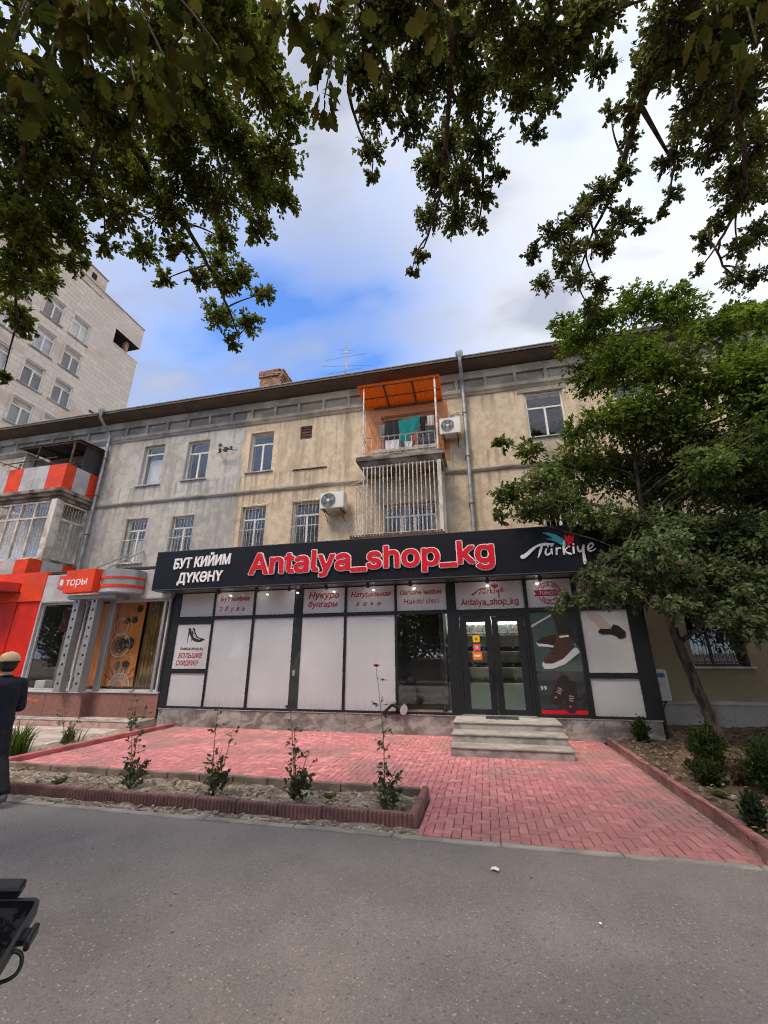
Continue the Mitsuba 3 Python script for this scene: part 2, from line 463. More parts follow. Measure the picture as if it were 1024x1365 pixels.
def fit(g, x0, x1, z, cap, shear=0.0, tilt=0.0):
    """Places lettering between x0 and x1 with its baseline at z (rising by tilt per metre)."""
    if shear: g = affinity.affine_transform(g, [1, shear, 0, 1, 0, 0])
    b = g.bounds
    return affinity.affine_transform(g, [(x1 - x0) / (b[2] - b[0]), 0, tilt * (x1 - x0) / (b[2] - b[0]), cap, x0 - b[0] * (x1 - x0) / (b[2] - b[0]), z])


def frame_y(x0, x1, z0, z1, w, y0, y1, c=0.004):
    return [bx(x0, x0 + w, y0, y1, z0, z1, c), bx(x1 - w, x1, y0, y1, z0, z1, c), bx(x0 + w, x1 - w, y0 + 0.002, y1 - 0.002, z0, z0 + w, c), bx(x0 + w, x1 - w, y0 + 0.002, y1 - 0.002, z1 - w, z1, c)]


def Mtx(x=(1, 0, 0), y=(0, 1, 0), z=(0, 0, 1), t=(0, 0, 0), s=1.0):
    m = np.eye(4); m[:3, 0] = np.array(x) * s; m[:3, 1] = np.array(y) * s; m[:3, 2] = np.array(z) * s; m[:3, 3] = t
    return m


def unit(v):
    v = np.asarray(v, float)
    return v / (np.linalg.norm(v, axis=-1, keepdims=True) + 1e-12)


# ------------------------------------------------------------------ leaves
def leaf_template(outline, fold=0.18, droop=0.12):
    """A leaf along +x, 1 long, normal +z; outline = half widths along the midrib."""
    V, F = [], []
    for x, w in outline:
        z = -droop * x * x
        V += [(x, w, z + fold * w), (x, 0, z), (x, -w, z + fold * w)]
    for i in range(len(outline) - 1):
        a, b = 3 * i, 3 * (i + 1)
        F += [[a, a + 1, b + 1], [a, b + 1, b], [a + 1, a + 2, b + 2], [a + 1, b + 2, b + 1]]
    return np.array(V, float), np.array(F)


OAK = leaf_template([(0, 0.012), (0.17, 0.21), (0.28, 0.13), (0.42, 0.33), (0.54, 0.18), (0.70, 0.28), (1.0, 0.02)])
OVAL = leaf_template([(0, 0.02), (0.25, 0.26), (0.6, 0.30), (1.0, 0.01)])
KITE = leaf_template([(0, 0.02), (0.42, 0.30), (1.0, 0.01)])
BLADE = leaf_template([(0, 0.05), (0.4, 0.06), (1.0, 0.004)], 0.3, 0.0)


def leaf_mesh(pos, axis, nrm, size, tmpl, col):
    axis = unit(axis); nrm = unit(nrm - axis * (nrm * axis).sum(-1, keepdims=True)); side = np.cross(nrm, axis)
    tv, tf = tmpl
    V = pos[:, None] + size[:, None, None] * (tv[None, :, :1] * axis[:, None] + tv[None, :, 1:2] * side[:, None] + tv[None, :, 2:] * nrm[:, None])
    F = tf[None] + (np.arange(len(pos)) * len(tv))[:, None, None]
    return TM(V.reshape(-1, 3), F.reshape(-1, 3)), np.repeat(col, len(tv), 0)


def rand_dirs(n):
    return unit(rng.normal(size=(n, 3)))


def tone(n, a, b, jitter=0.18):
    k = rng.random((n, 1))
    return np.clip((np.array(a) * (1 - k) + np.array(b) * k) * (1 + jitter * rng.normal(size=(n, 1))), 0.004, 0.6)


def clump_leaves(c, r, count, size, rosette=5, flat=0.8):
    """Twigs through a clump with rosettes of leaves: (twig polylines, positions, axes, normals, sizes)."""
    c = np.asarray(c, float)
    n = max(3, int(count / (rosette * 3)))
    end = rand_dirs(n) * (r * rng.random((n, 1)) ** 0.42) * np.array([1, 1, flat])
    start = end * 0.15 + rand_dirs(n) * r * 0.12
    tw, P, A, N = [], [], [], []
    for s, e in zip(start, end):
        mid = (s + e) / 2 + np.array([0, 0, 0.06 * r])
        tw.append([c + s, c + mid, c + e])
        d = unit(e - s)
        for base, spread in ((mid, 1.5), (mid * 0.45 + e * 0.55, 1.2), (e, 0.9)):
            k = rosette + int(rng.integers(-1, 2))
            dirs = unit(d + spread * rand_dirs(k) + np.array([0, 0, -0.25]))
            P.append(c + base + rng.normal(size=(k, 3)) * r * 0.05); A.append(dirs)
            N.append(unit(np.array([0, 0, 1.0]) + 0.55 * rng.normal(size=(k, 3))))
    P, A, N = np.vstack(P), np.vstack(A), np.vstack(N)
    return tw, P, A, N, size * rng.uniform(0.65, 1.2, len(P))

CLUMPS = {
 'L': [(-3.53,1.76,5.06,0.27),(-3.55,2.05,5.42,0.25),(-3.85,1.97,5.03,0.19),(-3.87,2.16,5.30,0.18),(-2.46,0.91,5.64,0.25),(-1.49,1.08,5.48,0.22),(-1.29,1.42,5.58,0.22),(-3.21,1.48,5.81,0.27),(-2.56,1.50,5.52,0.25),(-2.15,1.67,5.66,0.26),(-2.09,2.07,6.43,0.27),(-3.32,1.65,5.42,0.24),(-3.32,1.95,5.85,0.27),(-2.77,2.03,5.72,0.26),(-1.96,2.46,6.14,0.25),(-2.24,2.03,5.58,0.22),(-2.67,3.23,5.78,0.19),(-2.75,3.14,6.05,0.19),(-3.37,2.31,5.49,0.13),(-2.43,1.10,5.85,0.30),(-2.04,1.28,5.95,0.31),(-1.40,1.23,5.55,0.28),(-1.29,1.52,6.22,0.22),(-2.97,1.18,5.57,0.31),(-2.54,1.29,5.51,0.29),(-2.10,1.40,5.43,0.28),(-2.02,1.79,6.28,0.37),(-1.41,1.77,6.04,0.29),(-1.37,2.12,6.31,0.22),(-3.53,1.51,5.71,0.30),(-3.18,1.67,5.75,0.31),(-3.00,1.97,6.07,0.34),(-2.27,1.92,5.81,0.31),(-1.99,2.20,6.29,0.34),(-1.52,2.27,6.04,0.27),(-3.90,1.81,5.64,0.26),(-3.65,2.01,5.74,0.25),(-2.86,1.94,5.28,0.22),(-2.53,2.14,5.45,0.26),(-2.11,2.26,5.68,0.30),(-1.98,2.73,6.45,0.33),(-1.60,2.63,6.00,0.17),(-3.88,2.01,5.32,0.21),(-3.39,2.07,5.23,0.16),(-3.11,2.49,5.58,0.19),(-2.75,2.58,5.60,0.18),(-2.31,2.69,5.71,0.19),(-2.05,2.86,6.02,0.20),(-3.16,2.87,5.59,0.13),(-3.04,3.22,5.95,0.17),(-2.52,3.28,5.88,0.22),(-2.45,3.70,6.07,0.17),(-3.03,3.62,5.77,0.24),(-2.81,3.95,5.91,0.23),(-2.90,3.82,5.50,0.13),(-3.81,1.98,4.79,0.20),(-4.22,2.42,5.37,0.21),(-4.71,2.56,5.14,0.20),(-4.68,2.70,5.05,0.11),(-3.72,2.33,5.34,0.14),(-4.94,2.77,4.52,0.09)],
 'M': [(-0.23,1.45,5.68,0.23),(0.04,2.13,6.41,0.24),(-0.39,2.11,6.27,0.21),(0.40,1.60,5.68,0.23),(0.71,1.70,5.50,0.21),(0.51,2.31,6.40,0.22),(-0.17,3.14,6.79,0.22),(0.13,2.80,5.91,0.19),(-0.83,1.75,6.32,0.21),(-0.42,1.61,5.93,0.23),(-0.58,1.78,5.84,0.21),(-0.57,2.19,6.08,0.20),(-0.75,2.73,6.58,0.16),(-0.83,3.05,6.71,0.08),(-0.10,1.60,5.63,0.22),(-0.17,2.18,6.29,0.28),(-0.28,2.22,5.86,0.17),(0.22,1.96,6.22,0.25),(0.26,2.19,6.01,0.26),(0.05,2.88,6.64,0.27),(-0.06,3.31,6.78,0.26),(0.33,2.73,6.25,0.23),(-0.28,3.72,6.80,0.22),(0.07,3.31,6.12,0.21),(0.30,2.96,5.88,0.17),(-0.41,3.86,6.37,0.12),(-0.48,3.59,5.80,0.07),(0.56,1.87,5.72,0.23),(0.68,2.29,6.00,0.22),(0.81,2.78,6.25,0.12),(0.46,2.82,5.93,0.11),(0.81,1.99,5.58,0.19),(0.94,2.65,6.41,0.14),(0.95,1.87,5.68,0.22),(1.32,2.39,6.27,0.14),(0.34,3.83,6.62,0.11)],
 'R': [(1.13,1.89,5.83,0.22),(1.60,1.96,5.73,0.24),(2.07,2.01,5.57,0.23),(2.02,2.33,5.86,0.24),(2.34,2.73,5.81,0.23),(2.10,2.75,5.90,0.21),(1.65,2.23,5.97,0.22),(3.00,3.56,5.94,0.22),(2.51,3.24,5.73,0.18),(1.60,2.30,5.87,0.14),(2.09,3.00,6.10,0.14),(1.49,3.77,5.83,0.14),(1.23,3.99,5.94,0.15),(1.55,3.88,6.61,0.15),(1.73,3.83,6.06,0.14),(1.76,2.31,5.90,0.24),(1.46,2.21,5.54,0.15),(1.56,2.63,5.97,0.13),(1.94,2.12,5.74,0.30),(1.84,2.27,5.40,0.23),(2.32,2.51,5.76,0.27),(2.62,2.98,5.76,0.28),(2.06,2.67,5.43,0.21),(2.10,3.14,6.03,0.17),(2.13,3.39,5.87,0.12),(2.73,3.41,5.80,0.26),(2.51,3.48,5.56,0.15),(2.66,3.97,5.85,0.15),(3.05,3.85,5.69,0.20),(2.57,3.49,5.15,0.12),(1.95,3.26,5.52,0.05),(1.72,3.04,6.22,0.12),(1.58,2.92,6.52,0.10),(1.61,3.05,5.86,0.13),(1.52,3.38,6.10,0.18),(1.39,3.72,6.26,0.19),(1.73,3.52,5.88,0.18),(1.93,3.62,5.84,0.11),(1.12,3.67,6.05,0.19),(0.91,3.95,6.11,0.14),(1.37,4.08,6.22,0.21),(1.65,3.82,5.84,0.13),(1.04,4.31,5.99,0.16),(1.55,4.58,6.25,0.20),(1.56,4.00,5.50,0.14),(1.71,4.75,5.88,0.15),(3.07,4.35,5.61,0.16),(2.98,3.96,5.20,0.13),(2.46,3.91,5.38,0.07)],
}
LIMBS = {
 'L': [[(-2.30,0.72,5.52),(-2.42,1.05,5.61),(-2.54,1.38,5.68),(-2.67,2.03,5.83),(-2.74,2.78,5.89),(-2.81,3.44,5.79),(-2.87,3.87,5.66)],
  [(-2.55,1.32,5.70),(-2.77,1.63,5.69),(-3.06,2.09,5.66)],
  [(-2.54,1.38,5.68),(-2.05,1.86,6.12),(-1.86,2.71,6.26)],
  [(-2.42,1.05,5.61),(-3.25,1.45,5.39),(-4.10,2.11,5.11),(-4.41,2.44,4.86)],
  [(-2.42,1.05,5.61),(-1.95,1.39,5.99),(-1.48,1.80,6.47)]],
 'M': [[(-0.05,1.22,5.62),(0.11,1.81,6.04),(0.08,2.28,6.27),(-0.05,3.02,6.43),(-0.36,3.84,6.46)],
  [(0.11,1.81,6.04),(0.70,2.22,6.25),(0.88,2.66,6.33)],
  [(-0.07,1.39,5.77),(-0.62,1.88,6.19),(-0.73,2.67,6.35)],
  [(0.08,2.28,6.27),(0.34,2.88,6.39),(0.33,3.58,6.41)]],
 'R': [[(1.67,1.61,5.57),(1.67,1.89,5.68),(1.66,2.16,5.79),(1.62,2.58,5.94),(1.65,3.28,6.09),(1.58,3.65,6.10),(1.48,4.36,6.05)],
  [(1.67,1.89,5.68),(2.24,2.61,5.63),(2.67,3.36,5.65),(2.70,3.83,5.66),(3.07,4.30,5.55)],
  [(1.62,2.58,5.94),(2.07,3.12,5.90)],
  [(1.65,3.28,6.09),(1.22,3.91,6.26)]],
}
SPRAYS = [(-1.25,0.43,3.49,0.14),(-0.99,0.48,3.29,0.13),(-0.81,0.50,3.35,0.13),(-0.97,0.61,3.38,0.11),(-0.92,0.73,3.52,0.11),(-1.10,0.48,3.14,0.11),(-0.68,0.62,3.44,0.11),(-1.19,0.42,3.23,0.09),(-0.42,0.75,3.75,0.09),(-0.36,0.77,3.54,0.10),(-0.45,0.93,3.69,0.07),(-0.25,0.68,3.45,0.09),(0.03,0.75,3.53,0.10),(-0.49,0.68,3.66,0.06),(0.89,0.96,3.54,0.12),(0.91,0.92,3.28,0.09),(-0.97,0.42,3.31,0.10),(-0.86,0.43,3.31,0.10)]
CROWN = [(2.85,8.96,8.88,0.69),(3.11,8.28,8.86,0.59),(4.46,9.51,9.99,0.77),(5.26,9.58,9.62,0.75),(4.71,8.27,9.01,0.36),(5.24,8.46,8.14,0.64),(6.28,9.51,8.01,0.78),(2.63,9.18,9.48,0.46),(3.19,9.51,8.15,0.78),(3.47,8.59,7.81,0.92),(4.08,8.16,7.16,0.84),(4.92,8.48,6.71,0.84),(6.25,9.49,6.80,0.74),(2.90,8.44,6.27,0.75),(3.63,8.59,6.26,0.94),(4.43,8.73,5.87,0.92),(5.25,8.74,5.43,0.81),(2.26,8.72,6.25,0.36),(1.43,9.74,6.41,0.41),(0.70,8.21,5.86,0.24),(1.36,7.91,4.83,0.47),(2.49,9.79,5.91,0.90),(3.37,9.66,5.56,0.94),(4.32,9.87,5.36,0.94),(4.58,8.77,4.71,0.81),(5.90,9.80,4.82,0.80),(0.87,9.75,5.28,0.51),(0.48,8.34,4.28,0.21),(1.29,9.39,4.73,0.54),(1.98,9.57,4.92,0.60),(2.46,9.23,4.41,0.56),(3.05,8.94,4.10,0.68),(3.62,8.48,3.77,0.70),(4.36,8.58,3.61,0.69),(4.78,8.35,3.38,0.66),(5.87,8.04,8.00,0.45),(6.15,9.08,8.94,0.51),(3.01,7.69,3.33,0.51),(2.55,8.21,3.20,0.52),(1.82,7.45,2.83,0.37),(1.59,8.30,2.58,0.28),(1.27,8.09,2.36,0.13),(2.85,8.32,2.67,0.54),(3.49,8.30,2.90,0.60),(4.06,8.30,2.88,0.65),(4.37,7.98,2.56,0.61),(2.92,7.41,2.31,0.30),(3.65,8.15,2.36,0.44),(3.79,7.57,2.07,0.40),(4.07,7.70,1.97,0.34),(3.90,8.06,1.76,0.18),(2.37,7.92,2.63,0.34),(1.98,7.81,2.57,0.31)]


# ------------------------------------------------------------------ ground, road, paving
struct('ground', sheet_z(-300, 300, -200, 400, -0.06), 'soil')
struct('road', grid_z(-60, 60, -9, 4.6, lambda X, Y: 0.012 * (meshkit.fbm(np.stack([X * 0.4, Y * 0.7, X * 0], -1), 3) - 0.5), 0.6), 'asphalt')
struct('far_pavement', sheet_z(-60, 60, -14, -9.1, 0.02), 'strip')
strip_key = struct('road_edging', sheet_z(-60, 60, 4.56, 4.70, -0.02), 'mortar')
x = -12.0
while x < 6:
    L = 1.0
    put(strip_key, 'edging_strip', bx(x + 0.004, x + L - 0.004, 4.575 + random.uniform(-.006, .006), 4.665 + random.uniform(-.012, .006), -0.05, 0.014 + random.uniform(-.004, .004), 0.008), 'strip')
    x += L
bumpy = lambda a, s: (lambda X, Y: a + s * (meshkit.fbm(np.stack([X * 3.1, Y * 3.1, X * 0 + 2], -1), 4) - 0.5) + 0.02 * (meshkit.noise(np.stack([X * 14, Y * 14, X * 0], -1)) - 0.5))
struct('verge', grid_z(-20, -0.72, 4.64, 4.86, bumpy(0.0, 0.05), 0.05), 'soil')
struct('verge', grid_z(2.1, 12, 4.62, 4.78, bumpy(0.0, 0.04), 0.06), 'soil')
plaza = struct('plaza', sheet_z(-7.66, 2.12, 4.69, 10.1, -0.028), 'mortar')


def build_pavers():
    a = 0.09
    area = unary_union([sbox(-7.63, 5.79, 2.09, 10.02), sbox(-0.775, 4.70, 2.09, 5.80)]).difference(sbox(-0.70, 8.12, 1.26, 10.1))
    jobs = []
    for i in range(-88, 26):
        for j in range(50, 114):
            k = (i - j) % 4
            if k == 0: r = (i, j, i + 2, j + 1)
            elif k == 3: r = (i, j, i + 1, j + 2)
            else: continue
            g = 0.0034
            b = sbox(r[0] * a + g, r[1] * a + g, r[2] * a - g, r[3] * a - g).intersection(area)
            if b.is_empty or b.area < 0.0012: continue
            x0, y0, x1, y1 = b.bounds
            jobs.append((math.hypot((x0 + x1) / 2, (y0 + y1) / 2), x0, y0, x1, y1))
    jobs.sort()
    rest = [[], [], []]
    for n, (d, x0, y0, x1, y1) in enumerate(jobs):
        h = random.uniform(-0.003, 0.003) + 0.006 * (meshkit.noise(np.array([x0 * 1.7, y0 * 1.7, 0.5])) - 0.5)
        v = random.choice((0, 0, 1, 1, 2))
        m = bx(x0, x1, y0, y1, -0.05, h, 0.0045)
        tilt = np.array([random.uniform(-.012, .012), random.uniform(-.012, .012)])
        m.vertices[:, 2] += (m.vertices[:, :2] - [(x0 + x1) / 2, (y0 + y1) / 2]) @ tilt
        if n < 300: put(plaza, 'paver', m, 'paver%d' % v)
        else: rest[v].append(m)
    for v in range(3):
        put(plaza, 'far_paver', cat(rest[v]), 'paver%d' % v, kind='stuff')


build_pavers()


def kerb_block(L, w, h, ribs, amp=0.020):
    """One precast block along x from 0 to L, front at y = 0 with upright ribs, rounded top."""
    n = ribs * 4
    u = np.linspace(0, 1, n + 1)
    fr = [(t * L, -amp * abs(math.sin(t * ribs * math.pi)) + amp) for t in u]
    rings = []
    for z, ins in ((-0.06, 0), (h - 0.022, 0), (h - 0.007, 0.006), (h, 0.024)):
        ring = [(min(max(x, ins * .4), L - ins * .4), y + ins, z) for x, y in fr] + [(L - t * L if 0 < t < 1 else (L - ins * .4 if t == 0 else ins * .4), w - ins, z) for t in u]
        rings.append(ring)
    m = len(rings[0]); V = np.array(rings).reshape(-1, 3); F = []
    for k in range(3):
        for i in range(m):
            A, B = k * m + i, k * m + (i + 1) % m
            F += [[A, B, B + m], [A, B + m, A + m]]
    t0 = 3 * m
    for i in range(n):
        a0, a1, b0, b1 = t0 + i, t0 + i + 1, t0 + m - 1 - i, t0 + m - 2 - i
        F += [[a0, a1, b1], [a0, b1, b0]]
    return TM(V, F)


RIB = mikit.ply(kerb_block(0.492, 0.085, 0.120, 11), 'm_kerb')
RIB_PINK = mikit.ply(kerb_block(0.492, 0.085, 0.080, 8), 'm_kerb_pink')
DIRTY = mikit.ply(bx(0.003, 0.489, 0, 0.075, -0.06, 0.115, 0.008), 'm_kerb_dirty')
PLAIN = mikit.ply(bx(0.004, 0.992, 0, 0.10, -0.06, 0.085, 0.012), 'm_kerb_red')


def kerb_run(root, p, q, shape, step, label=None):
    """Blocks from p to q; the ribbed side lies to the right of the walking direction."""
    p, q = np.array(p, float), np.array(q, float)
    d = q - p; L = np.linalg.norm(d); d /= L; n = int(round(L / step))
    for i in range(n):
        o = p + d * (i * L / n)
        rot = random.uniform(-.006, .006)
        c, s = d[0] * math.cos(rot) - d[1] * math.sin(rot), d[1] * math.cos(rot) + d[0] * math.sin(rot)
        m = Mtx((c, s, 0), (-s, c, 0), (0, 0, 1), (o[0], o[1], random.uniform(-.006, .004)))
        m[:3, 0] *= (L / n) / step
        share(root, 'kerb_block', shape, m)


bed = struct('flower_bed', grid_z(-14, -0.87, 4.9, 5.74, bumpy(0.035, 0.09), 0.045), 'soil')
kerb_run(bed, (-12.8, 4.84), (-0.80, 4.84), RIB, 0.5)
kerb_run(bed, (-0.80, 4.93), (-0.80, 5.80), RIB, 0.435)
kerb_run(bed, (-13.4, 5.73), (-0.89, 5.73), DIRTY, 0.5)
garden = struct('garden_bed', grid_z(2.2, 12, 4.78, 12.0, lambda X, Y: bumpy(0.05, 0.10)(X, Y) + 0.05 * np.clip((X - 2.2) / 1.5, 0, 1), 0.075), 'garden_soil')
kerb_run(garden, (2.20, 10.0), (2.20, 4.72), RIB_PINK, 0.5)
kerb_run(garden, (2.11, 4.74), (6.2, 4.74), RIB, 0.5)
left_kerb = struct('plaza_edge', sheet_z(-7.78, -7.64, 5.9, 10.0, -0.03), 'mortar')
for i in range(4):
    share(left_kerb, 'edge_block', PLAIN, Mtx((0, 1, 0), (-1, 0, 0), (0, 0, 1), (-7.64, 5.95 + i * 1.0, random.uniform(-.004, .004))))
struct('side_bed', grid_z(-8.55, -7.75, 5.7, 9.3, bumpy(0.02, 0.07), 0.06), 'soil')
side = struct('side_pavement', sheet_z(-22, -7.9, 4.9, 9.45, -0.025), 'mortar')
for i in range(13):
    for j in range(9):
        x0, y0 = -8.55 - 0.5 * (i + 1), 9.36 - 0.4 * (j + 1)
        if y0 < 5.6: continue
        put(side, 'slab', bx(x0 + .004, x0 + .496, y0 + .004, y0 + .396, -0.04, random.uniform(-.003, .003), 0.005), 'slab')
for j in range(3):
    put(side, 'slab', bx(-8.546, -7.80, 8.16 + j * .4 + .004, 8.16 + j * .4 + .396, -0.04, 0.001 * j, 0.005), 'slab')


def litter(x0, x1, y0, y1, zf, n, s0, s1, seed):
    g = np.random.default_rng(seed)
    ms = []
    for i in range(n):
        x, y = g.uniform(x0, x1), g.uniform(y0, y1)
        s = g.uniform(s0, s1)
        v = _S * np.array([s, s * g.uniform(.5, .9), s * g.uniform(.35, .7)]) * (1 + 0.25 * g.normal(size=(8, 3)))
        a = g.uniform(0, 6.28); c, sn = math.cos(a), math.sin(a)
        v[:, :2] = v[:, :2] @ np.array([[c, -sn], [sn, c]])
        ms.append(TM(v + [x, y, zf + s * .15], _BF))
    return cat(ms)


def dry_leaves(x0, x1, y0, y1, zf, n, seed):
    g = np.random.default_rng(seed)
    P = np.stack([g.uniform(x0, x1, n), g.uniform(y0, y1, n), zf + g.uniform(0, .03, n)], 1)
    A = unit(np.stack([g.normal(size=n), g.normal(size=n), 0.25 * g.normal(size=n)], 1))
    return leaf_mesh(P, A, unit(np.array([0, 0, 1.0]) + .4 * g.normal(size=(n, 3))), g.uniform(.025, .07, n), OVAL, np.zeros((n, 3)))[0]


put(bed, 'clod', litter(-9, -0.95, 4.98, 5.68, 0.04, 700, .006, .022, 1), 'stone_bit', kind='stuff')
put(bed, 'dry_leaf', dry_leaves(-9, -0.95, 4.98, 5.68, 0.055, 420, 2), 'dead_leaf', kind='stuff')
put(garden, 'clod', litter(2.25, 6, 4.9, 10.5, 0.08, 160, .01, .03, 3), 'stone_bit', kind='stuff')
put(garden, 'dry_leaf', dry_leaves(2.25, 6, 4.9, 10.8, 0.10, 1500, 4), 'dead_leaf', kind='stuff')
put('verge', 'pebble', litter(-9, -0.8, 4.66, 4.83, 0.005, 420, .005, .02, 5), 'stone_bit', kind='stuff')
struct('road_grit', litter(-6, 3.5, 1.0, 4.5, 0.004, 90, .003, .008, 6), 'stone_bit')

for nm, lab, x, y, s, tw in (('litter_scrap', 'crumpled white scrap of paper on the asphalt in front of the red paving', -0.06, 4.12, .032, .4), ('litter_scrap', 'small white scrap lying further out on the grey road', 0.57, 3.54, .011, 1.2)):
    t = thing(nm, lab, 'litter')
    v = np.array([[-1, -.7, 0], [0, -.8, .35], [1, -.5, .05], [-.9, .1, .3], [.1, 0, .7], [.95, .2, .25], [-.8, .8, .02], [0, .7, .3], [.9, .75, 0]]) * s
    c, sn = math.cos(tw), math.sin(tw)
    v[:, :2] = v[:, :2] @ np.array([[c, -sn], [sn, c]])
    F = [[0, 1, 4], [0, 4, 3], [1, 2, 5], [1, 5, 4], [3, 4, 7], [3, 7, 6], [4, 5, 8], [4, 8, 7]]
    del labels[t]; _count['litter_scrap'] -= 1
    k = put('', nm, TM(v + [x, y, .012], F), 'paper'); labels[k] = {'label': lab, 'category': 'litter'}


# ------------------------------------------------------------------ apartment building
WY = 12.0
B = thing('apartment_building', 'three storey plastered apartment building, grey on the left and ochre on the right', 'building')
openings = []


def window(root, x0, x1, z0, z1, Y=WY, rec=0.14, mull=(0.5,), transom=0.72, fw=0.055, m='white', sill=True, curtain=0, cut=True, open_at=None):
    if cut: openings.append((x0, x1, z0, z1))
    k = numbered(root + '__window')
    y0, y1 = Y + rec, Y + rec + 0.06
    fr = frame_y(x0, x1, z0, z1, fw, y0, y1)
    xs = [x0 + fw] + [x0 + (x1 - x0) * u for u in mull] + [x1 - fw]
    zt = z0 + (z1 - z0) * transom if transom else None
    for u in xs[1:-1]: fr.append(bx(u - fw * .55, u + fw * .55, y0 - .004, y1 - .004, z0 + fw, zt if zt and transom > 0 else z1 - fw, .004))
    if zt: fr.append(bx(x0 + fw, x1 - fw, y0 - .002, y1 + .002, zt - fw * .5, zt + fw * .5, .004))
    put(k, 'frame', cat(fr), m)
    rows = [(z0 + fw, zt, xs), (zt, z1 - fw, [xs[0], xs[-1]])] if zt else [(z0 + fw, z1 - fw, xs)]
    for za, zb, xx in rows:
        for a, b in zip(xx[:-1], xx[1:]):
            tx, tz = random.uniform(-.012, .012), random.uniform(-.012, .012)
            put(k, 'pane', quad((a, y0 + .03 + tx, za), (b, y0 + .03 - tx, za), (b, y0 + .03 - tx + tz, zb), (a, y0 + .03 + tx + tz, zb)), 'glass')
    if sill: put(k, 'sill', bx(x0 - .08, x1 + .08, Y - .07, Y + rec, z0 - .05, z0 - .003, .006), 'pipe' if sill == 1 else 'trim')
    if curtain: put(k, 'curtain', wavy(x0 + .04, x1 - .04, z0 + .02, z0 + (z1 - z0) * curtain, y1 + .16, .018, 9, seed=len(openings)), 'lace')
    return k


def grille(root, x0, x1, z0, z1, y, n, m='bars', r=0.0075, cross=(0.06, 0.5, 0.94)):
    k = numbered(root + '__window_grille')
    put(k, 'rail', cat([bx(x0, x1, y - .012, y - .006, z0 + (z1 - z0) * c - .012, z0 + (z1 - z0) * c + .012) for c in cross] +
                       [rod((xx, y, z0 + (z1 - z0) * c), (xx, WY + .02, z0 + (z1 - z0) * c), .008, 5) for xx in (x0 + .02, x1 - .02) for c in (.06, .94)]), m)
    for i in range(n):
        x = x0 + .02 + (x1 - x0 - .04) * i / (n - 1)
        put(k, 'bar', rod((x, y, z0), (x, y, z1), r, 5), m)
    return k


window(B, -12.35, -11.42, 7.74, 9.42, mull=(), transom=.80, curtain=.72)
window(B, -10.40, -9.46, 7.78, 9.38, mull=(0.5,), transom=.70, curtain=0)
window(B, -7.76, -6.84, 7.80, 9.38, mull=(0.5,), transom=.72)
openings.append((-5.82, -5.37, 8.87, 9.40))
put(B, 'vent_opening', cat([bx(-5.82, -5.37, 12.12, 12.2, 8.87, 9.40)]), 'brick')
put(B, 'vent_opening__board', cat([bx(-5.80, -5.40, 12.07, 12.10, 8.90 + i * .12, 8.985 + i * .12, .004) for i in range(4)]), 'rust')
for x0, x1, zt in ((-12.48, -11.55, 6.42), (-10.55, -9.62, 6.38), (-7.80, -6.87, 6.50), (-5.90, -4.95, 6.52)):
    window(B, x0, x1, 4.78, zt, mull=(0.5,), transom=.74, sill=2, curtain=.55 if x0 < -12 else 0)
    grille(B, x0 - .06, x1 + .06, 4.62, zt + .14, WY - .07, 9)
window(B, 1.84, 2.96, 7.95, 9.53, mull=(0.5,), transom=.66, rec=.07)
window(B, 1.95, 3.25, 4.80, 6.45, mull=(0.33, 0.66), transom=.70)
grille(B, 1.9, 3.3, 4.7, 6.5, WY - .06, 10)
window(B, 4.4, 5.6, 7.95, 9.53, mull=(.5,), transom=.68)
window(B, 4.4, 5.6, 4.80, 6.45, mull=(.5,), transom=.68)
window(B, 7.2, 8.3, 7.95, 9.53, mull=(.5,), transom=.68)
window(B, 7.2, 8.3, 4.80, 6.45, mull=(.5,), transom=.68)
g = window(B, 4.86, 6.02, 1.36, 2.95, mull=(0.4, ), transom=None, m='dark_metal')
grille(B, 4.86, 6.02, 1.36, 2.95, WY + .06, 8, 'dark_metal')
window(B, -18.6, -17.7, 7.78, 9.38, mull=(.5,), transom=.72)
# balcony doors behind the centre balcony and loggia, left balcony
DOOR3 = (-2.86, -0.98, 7.46, 9.36)
k = window(B, *DOOR3, mull=(0.28, 0.62), transom=.78, m='salmon', sill=False, fw=.09)
window(B, -2.82, -1.12, 4.95, 6.15, mull=(0.36, 0.60), transom=.68, sill=False)
window(B, -15.7, -14.5, 7.4, 9.1, mull=(0.5,), transom=.75, m='old_white', sill=False)

wall = sbox(-24, -0.3, 13.5, 10.62)
for x0, x1, z0, z1 in openings: wall = wall.difference(sbox(x0, z0, x1, z1))
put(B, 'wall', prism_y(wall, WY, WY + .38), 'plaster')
put(B, 'side_wall', cat([bx(-24, -23.6, WY + .38, 22, -.3, 10.6), bx(13.1, 13.5, WY + .38, 22, -.3, 10.6), bx(-24, 13.5, 22, 22.3, -.3, 10.6)]), 'plaster')
put(B, 'floor_slab', cat([bx(-23.6, 13.1, WY + .38, 22, z - .2, z) for z in (4.1, 7.25, 10.5)]), 'room')
put(B, 'inner_wall', cat([bx(-23.6, 13.1, 15.2, 15.3, -.3, 10.3)] + [bx(x, x + .1, WY + .38, 15.2, -.3, 10.3) for x in (-20, -16.8, -13.2, -10.95, -8.6, -6.3, -4.2, -.4, 3.8, 6.5)]), 'dark_room')
put(B, 'plinth', prism_x(Polygon([(WY + .05, -.3), (WY - .09, -.3), (WY - .09, .50), (WY - .10, .54), (WY - .06, .60), (WY + .05, .60)]), 3.3, 13.4), 'trim_grey')
